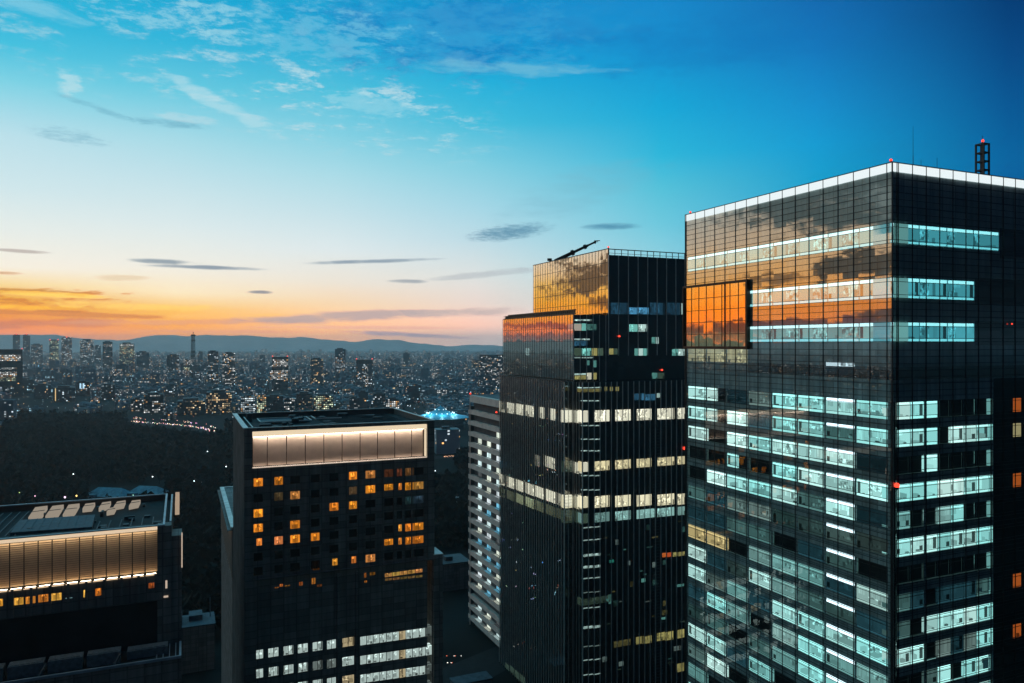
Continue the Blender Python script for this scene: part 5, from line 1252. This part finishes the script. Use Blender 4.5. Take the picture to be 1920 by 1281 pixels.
for i in range(1500):                                                            # west of the view, mirrored in the glass fronts
    a = radians(r.uniform(-82, -34)); d = math.exp(r.uniform(math.log(1300), math.log(7500)))
    lab, tn, fr = kinds[r.randrange(5)]; block(g, d * sin(a), d * cos(a), r.uniform(14, 40), r.uniform(12, 26), r.choice((12, 18, 24, 34)) * r.uniform(.8, 1.3), r.uniform(-.6, .6), 0, tn, fr)
tag(g.build('city_blocks', M['city']), 'dense mass of low hazy city blocks with lit windows, out to the mountains', 'city', kind='stuff')

# street and sign lights of the city
def sparks(name, pts, label, strength):
    m, N, o = new_mat(name + '_glow'); e = N.n('ShaderNodeEmission'); a = N.n('ShaderNodeAttribute'); a.attribute_name = 'glow'
    N.put(e.inputs[0], a.outputs['Color']); e.inputs[1].default_value = strength; N.put(o.inputs[0], e.outputs[0]); m.cycles.emission_sampling = 'NONE'
    g = Geo()
    for x, y, z, s_, c_ in pts:
        P = [(x + s_, y, z), (x, y + s_, z), (x - s_, y, z), (x, y - s_, z)]
        for k in range(4):
            for zz in (z + s_, z - s_): g.quad([P[k], P[(k + 1) % 4], (x, y, zz)], None, (*c_, 1))
    return tag(g.build(name, m), label, 'lights', kind='stuff')
pts = []
tints = [(.8, .93, 1.0)] * 6 + [(1.0, .93, .8)] * 3 + [(1, .62, .3)] * 2 + [(.45, .8, 1.0)] * 2 + [(1, .25, .15)] * 1
for i in range(1900):
    u = r.uniform(-60, 960); v = 668 + (park_far(u) - 2 - 668) * r.random() ** 1.2; x, y = spot(u, v)
    big = r.random(); s_ = y * (.00022 + .0004 * big ** 4); k = r.choice((.5, .8, 1.0, 1.6, 2.6)) 
    pts.append((x, y - 12, r.uniform(6, 30), s_, tuple(q * k for q in r.choice(tints))))
for i in range(500):
    a = radians(r.uniform(-80, -34)); d = math.exp(r.uniform(math.log(420), math.log(5000)))
    pts.append((d * sin(a), d * cos(a), r.uniform(5, 25), max(.22, d * .0004), tuple(q * 1.5 for q in r.choice(tints))))
n = 0
while n < 300:
    x, y = r.uniform(-620, -120), r.uniform(420, 820); u, v = U0 + F * x / y, V0 + ZC * F / y
    if u < -20 or (u < 300 and v > 965): pts.append((x, y, r.uniform(3, 22), r.uniform(.4, .95), tuple(q * r.uniform(.8, 3.0) for q in r.choice(tints)))); n += 1
for i in range(230):                                                             # streets behind the hotel tower, mirrored in the dark front
    x, y = r.uniform(-180, -25), r.uniform(315, 470); u = U0 + F * x / y
    if 480 < u < 800: pts.append((x, y, r.uniform(2, 26), r.uniform(.25, .6), tuple(q * r.uniform(.8, 3.2) for q in r.choice(tints))))
for u, v, c_, k in ((71, 680.5, (1.0, .7, .35), 3), (157, 680.5, (.9, 1, 1), 3.4), (166, 681, (1, .85, .6), 3), (80, 686, (.3, .7, 1), 2.5), (44, 685.5, (1, .12, .06), 4), (260, 690, (.9, .97, 1), 2.6), (281, 687, (.9, .97, 1), 2.8), (281, 705, (1, .9, .8), 2.6), (603, 716, (1, .72, .35), 5),
                    (598, 713, (1, .7, .35), 3), (613, 714, (1, .8, .5), 3), (635, 727, (.55, 1, 1), 5), (381, 722, (.9, .97, 1), 3), (449, 700, (.9, .95, .9), 2), (151, 711, (.5, .8, 1), 3), (154.5, 711, (.5, .8, 1), 3), (791, 685, (.9, 1, 1), 2.4), (61, 760, (1, .85, .6), 2.4), (124, 695, (1, .95, .85), 2.2)):
    d = dist_v(v + 12); x = (u - U0) / F * d; pts.append((x, d - 30, ZC - (v - V0) / F * d, d * .00075, tuple(q * k * .6 for q in c_)))
sparks('city_lights', pts, 'countless street and sign lights sparkling in the hazy city', 1.0)
# the bright road along the park edge
path = [(250, 790), (262, 793), (307, 795.5), (340, 798), (362, 801), (378, 803.5), (394, 808), (404, 811)]
gp = [spot(u, v) for u, v in path]
g = Geo()
for (xa, ya), (xb, yb) in zip(gp, gp[1:]): g.quad([(xa, ya - 9, .05), (xb, yb - 9, .05), (xb, yb + 9, .05), (xa, ya + 9, .05)])
x0, y0 = spot(806, 858); x1, y1 = spot(900, 856); g.quad([(x0, y0 - 10, .05), (x1, y1 - 10, .05), (x1, y1 + 10, .05), (x0, y0 + 10, .05)])
xa, ya = spot(818, 1290); xb, yb = spot(905, 1215)
g.quad([(xa - 8, ya - 30, .05), (xb + 10, yb - 22, .05), (xb + 10, yb + 6, .05), (xa - 8, ya + 8, .05)])
x0, y0 = spot(806, 889); x1, y1 = spot(900, 908); g.quad([(x0, y0 - 5, .05), (x1, y1 - 5, .05), (x1, y1 + 5, .05), (x0, y0 + 5, .05)])
tag(g.build('roads', M['road']), 'dark asphalt roads past the park', 'road', kind='structure')
pts = []
for i in range(170):
    k = r.uniform(0, len(gp) - 1.01); j = int(k); f = k - j; x = gp[j][0] + (gp[j + 1][0] - gp[j][0]) * f; y = gp[j][1] + (gp[j + 1][1] - gp[j][1]) * f
    pts.append((x + r.uniform(-3, 3), y + r.uniform(-7, 7), r.uniform(.6, 1.2) if i % 4 else 7, r.uniform(.35, .6), tuple(q * r.uniform(.6, 1.6) for q in r.choice(((1, .45, .3), (1, .7, .5), (.95, .9, 1.0), (1, .6, .45))))))
for i in range(8):
    x, y = spot(r.uniform(835, 868), 1240 + r.choice((-7, 6))); pts.append((x, y, .7, .16, r.choice(((1, .2, .1), (1, .95, .85)))))
for i in range(40):
    x, y = spot(r.uniform(832, 880), 857.3); pts.append((x, y + r.uniform(-5, 5), r.uniform(.6, 1.2), .3, (1, .5, .28)))
sparks('car_lights', pts, 'string of car and kerb lights on the road along the park', 2.6)

# the octagonal hall with the blue floodlit roof
X, Y, _ = at(826, V0, 1150); t = thing('octagonal_hall', 'octagonal hall with blue floodlit tent shaped roof and lamps on its ridges', 'hall', (X, Y, 0), .2)
teal = plain('teal_roof', (.05, .34, .50), .5, .3, scale=.05)
def oct_roof(prof):
    g = Geo()
    for (r0, z0), (r1, z1) in zip(prof, prof[1:]):
        for k in range(8):
            a, b_ = 2 * math.pi * (k + .5) / 8, 2 * math.pi * (k + 1.5) / 8
            g.quad([(r0 * cos(a), r0 * sin(a), z0), (r0 * cos(b_), r0 * sin(b_), z0), (r1 * cos(b_), r1 * sin(b_), z1), (r1 * cos(a), r1 * sin(a), z1)])
    return g
oct_roof([(40, 17.5), (46, 18.6), (34, 20.6), (22, 23.6), (12, 27.6), (7, 30.2)]).build('roof', teal, t)
oct_roof([(7.0, 30.0), (7.6, 31.0), (4, 33.2), (1, 35), (.2, 37)]).build('lantern', teal, t)
oct_roof([(36, 0), (36, 18.2)]).build('wall', M['stone2'], t)
g = oct_roof([(38, 8), (41, 8.2), (41, 9.2), (38, 9.4)]); g.build('gallery', M['stone2'], t)
for k in range(8):
    a = 2 * math.pi * (k + .5) / 8; a2 = a + math.pi / 8
    for rr, zz, s_, aa in ((21, 25.0, .75, a), (21, 25.0, .6, a2), (9, 30.4, .5, a)):
        g = Geo(); g.lathe([(0, zz - s_), (s_, zz - s_ * .4), (s_, zz + s_ * .4), (0, zz + s_)], rr * cos(aa), rr * sin(aa), 6); g.build('ridge_lamp', lamp('ridge_lamp_glow', (.75, .97, 1.0), 3.0, False) if 'ridge_lamp_glow' not in bpy.data.materials else bpy.data.materials['ridge_lamp_glow'], t)
    li = bpy.data.lights.new('roof_floodlight', 'POINT'); li.energy = 5000; li.color = (.45, .9, 1.0); li.shadow_soft_size = .5
    lo = bpy.data.objects.new('roof_floodlight', li); COL.objects.link(lo); lo.parent = t; lo.location = (25 * cos(a2), 25 * sin(a2), 27.5)

# long pale roofed halls in the park
for u0, u1, v, lab in ((166, 246, 921, 'long low hall with blue lit roof among the dark trees'), (243, 312, 918, 'second long hall with dim blue roof among the dark trees')):
    d = dist_v(v, 9); X = ((u0 + u1) / 2 - U0) / F * d; w = (u1 - u0) / F * d / 2
    t = thing('park_hall', lab, 'hall', (X, d, 0), -.18)
    g = Geo(); g.box(-w + 2, w - 2, -6, 6, 0, 6); g.build('wall', M['ptile'], t)
    g = Geo(); zz = 6; 
    g.quad([(-w, -9, zz), (w, -9, zz), (w - 7, 0, zz + 6), (-w + 7, 0, zz + 6)]); g.quad([(w, 9, zz), (-w, 9, zz), (-w + 7, 0, zz + 6), (w - 7, 0, zz + 6)])
    g.quad([(-w, 9, zz), (-w, -9, zz), (-w + 7, 0, zz + 6)]); g.quad([(w, -9, zz), (w, 9, zz), (w - 7, 0, zz + 6)])
    g.box(-w + 4, -w + 12, -12, -8, 4, 8)
    g.build('roof', plain('copper_roof', (.10, .28, .36), .6, .3, scale=.3, var=.4) if 'copper_roof' not in bpy.data.materials else bpy.data.materials['copper_roof'], t)
# white office block and dark roofs in the gap beside the hotel
d = 890; X = (836 - U0) / F * d
t = thing('gap_office', 'blue grey office block in the gap right of the hotel tower', 'office building', (X, d + 12, 0), .25)
NID[0] += 1; g = Geo(); g.box(-14, 14, -10, 10, 0, 28, 0, (*PALE, .1), NID[0] * 400 + 150, bottom=False); g.build('body', city_mat('pale_facade', (.22, .27, .30), 2.0), t)
g = Geo(); g.box(-6, 3, -5, 5, 28, 31.5); g.build('roof_plant', M['plant'], t); g = Geo(); g.box(-14.3, 14.3, -10.3, 10.3, 27.9, 28.6); g.build('roof_edge', M['ptile'], t)
d = dist_v(1050, 14); X = (842 - U0) / F * d
t = thing('low_roof', 'dark blue flat roofed building low in the gap beside the hotel', 'building', (X, d, 0), RZ)
g = Geo(); g.box(-7, 9, -8, 8, 0, 14); g.build('wall', M['stone'], t); g = Geo(); g.box(-7.3, 9.3, -8.3, 8.3, 14, 14.5); g.box(-3, 1, -3, 1, 14.5, 16.5); g.build('roof', M['plant'], t)
d = dist_v(1165, 18); X = (372 - U0) / F * d
t = thing('low_roof', 'blue grey stepped roof far down between the two dark towers', 'building', (X, d, 0), RZ)
g = Geo(); g.box(-10, 6, -6, 8, 0, 18); g.build('wall', M['stone'], t)
blr = plain('blue_grey_roof', (.06, .09, .115), .7, .3, scale=.5, var=.4)
g = Geo(); g.box(-10.2, 6.2, -6.2, 8.2, 18, 18.4); g.box(-9, -6, -3, 6, 18.4, 21.5); g.box(-3.5, 1.5, 0, 6.5, 18.4, 20.5); g.bar((4.5, 3, 18.4), (4.5, 3, 26), .4); g.build('roof', blr, t)
d = dist_v(1262, 6); X = (868 - U0) / F * d
t = thing('low_roof', 'pale blue canopy roof beside the road at the foot of the balconied tower', 'building', (X, d, 0), RZ)
g = Geo(); g.box(-6, 8, -9, -3, 0, 6); g.build('wall', M['ptile'], t); g = Geo(); g.box(-6.4, 8.4, -9.4, -2.6, 6, 6.4); g.build('roof', blr, t)

# lamps in the park and by the road
lampm = lamp('park_lamp_glow', (.9, .97, 1.0), 4.0, False)
def park_lamp(u, v, s_=.5, h=5.5, lab='small white park lamp glowing among the dark trees', grp='park lamps among the dark trees'):
    d = dist_v(v, h); X = (u - U0) / F * d
    t = thing('park_lamp', lab, 'street lamp', (X, d, 0), 0, grp)
    g = Geo(); g.lathe([(.12, 0), (.07, h - s_)], 0, 0, 6); g.build('pole', M['mull'], t)
    g = Geo(); g.lathe([(0, h - s_), (s_, h - s_ * .4), (s_, h + s_ * .4), (0, h + s_)], 0, 0, 8); g.build('globe', lampm, t)
lamps = [(308, 862), (389, 846.5), (286, 894), (347, 884), (364, 902), (377.7, 904), (386.6, 918), (137.5, 889), (135, 911.5), (12.6, 935), (424, 875)]
for u, v in lamps: park_lamp(u, v, .55)
for u, v in ((821, 889), (830.5, 891.5), (838.5, 900.5), (853.5, 902.5), (863.5, 904), (855, 994), (816, 883)): park_lamp(u, v, .45, 6, 'white street lamp on the dark road in the gap beside the hotel', 'street lamps in the gap beside the hotel')
# a floodlit white tree in the gap
def crown(g, x, y, z, rx, rz_, n, s_, rnd, mats=1):
    for i in range(n):
        while True:
            p = [rnd.uniform(-1, 1) for _ in range(3)]; q = math.sqrt(sum(k * k for k in p))
            if .3 < q < 1: break
        e = 1 + .25 * sin(p[0] * 5 + x) * cos(p[1] * 4 + y)
        c_ = (x + p[0] * rx * e, y + p[1] * rx * e, z + p[2] * rz_)
        a, b_ = [[rnd.uniform(-1, 1) for _ in range(3)] for _ in range(2)]; k = s_ * rnd.uniform(.6, 1.3)
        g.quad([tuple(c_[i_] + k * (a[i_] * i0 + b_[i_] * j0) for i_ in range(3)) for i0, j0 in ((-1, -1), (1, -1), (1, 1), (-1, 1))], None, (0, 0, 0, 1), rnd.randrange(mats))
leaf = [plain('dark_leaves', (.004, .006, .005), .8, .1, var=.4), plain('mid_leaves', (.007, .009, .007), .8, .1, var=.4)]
rnd = random.Random(77); g = Geo(); n = 0
tries = 0
while n < 5200 and tries < 60000:
    tries += 1
    if rnd.random() < .86: u = rnd.uniform(-150, 805)
    else: u = rnd.uniform(800, 905)
    a = atan((u - U0) / F)
    if u < 800: d = math.sqrt(rnd.uniform(330 ** 2, dist_v(park_far(u) + 3) ** 2))
    else: d = math.sqrt(rnd.uniform(480 ** 2, 840 ** 2))
    v = V0 + ZC * F / d
    if u < 325 and v > 985: continue
    if 236 < u < 425 and v < 791 + (u - 250) * .115 + 19: continue
    if 445 < u < 790 and v > 815: continue
    if 160 < u < 316 and 908 < v < 960: continue
    if any(abs(u - p) < 7 and -4 < v - q < 26 for p, q in lamps): continue
    if u > 800 and (884 < v < 916 or 850 < v < 864 or (846 < v < 905 and u < 860) or 930 < v < 990 and 848 < u < 868): continue
    x = (u - U0) / F * d; h = rnd.uniform(9, 17); rx = rnd.uniform(3.5, 6.5)
    crown(g, x, d, h * .62, rx, h * .40, 22 if d < 900 else 14, rx * .36, rnd, 2)
    g.bar((x, d, 0), (x, d, h * .5), .5, 2); n += 1
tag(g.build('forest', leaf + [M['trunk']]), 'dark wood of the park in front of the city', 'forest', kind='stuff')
u, v = 857, 945; d = dist_v(v + 16); X = (u - U0) / F * d
t = thing('lit_tree', 'pale floodlit tree in the dark gap beside the balconied tower', 'tree', (X, d, 0))
g = Geo(); crown(g, 0, 0, 7.5, 2.6, 4.6, 160, .7, rnd); g.build('crown', plain('pale_blossom', (.5, .6, .62), .8, .1), t)
g = Geo(); g.bar((0, 0, 0), (.2, 0, 4), .35); g.bar((.2, 0, 3.6), (1.2, .3, 6.5), .2); g.bar((.1, 0, 3.6), (-.9, -.2, 6.2), .2); g.build('trunk', M['trunk'], t)
li = bpy.data.lights.new('tree_floodlight', 'POINT'); li.energy = 2500; li.color = (.7, .92, 1.0); li.shadow_soft_size = .3
lo = bpy.data.objects.new('tree_floodlight', li); COL.objects.link(lo); lo.parent = t; lo.location = (-.5, -5.5, 2)
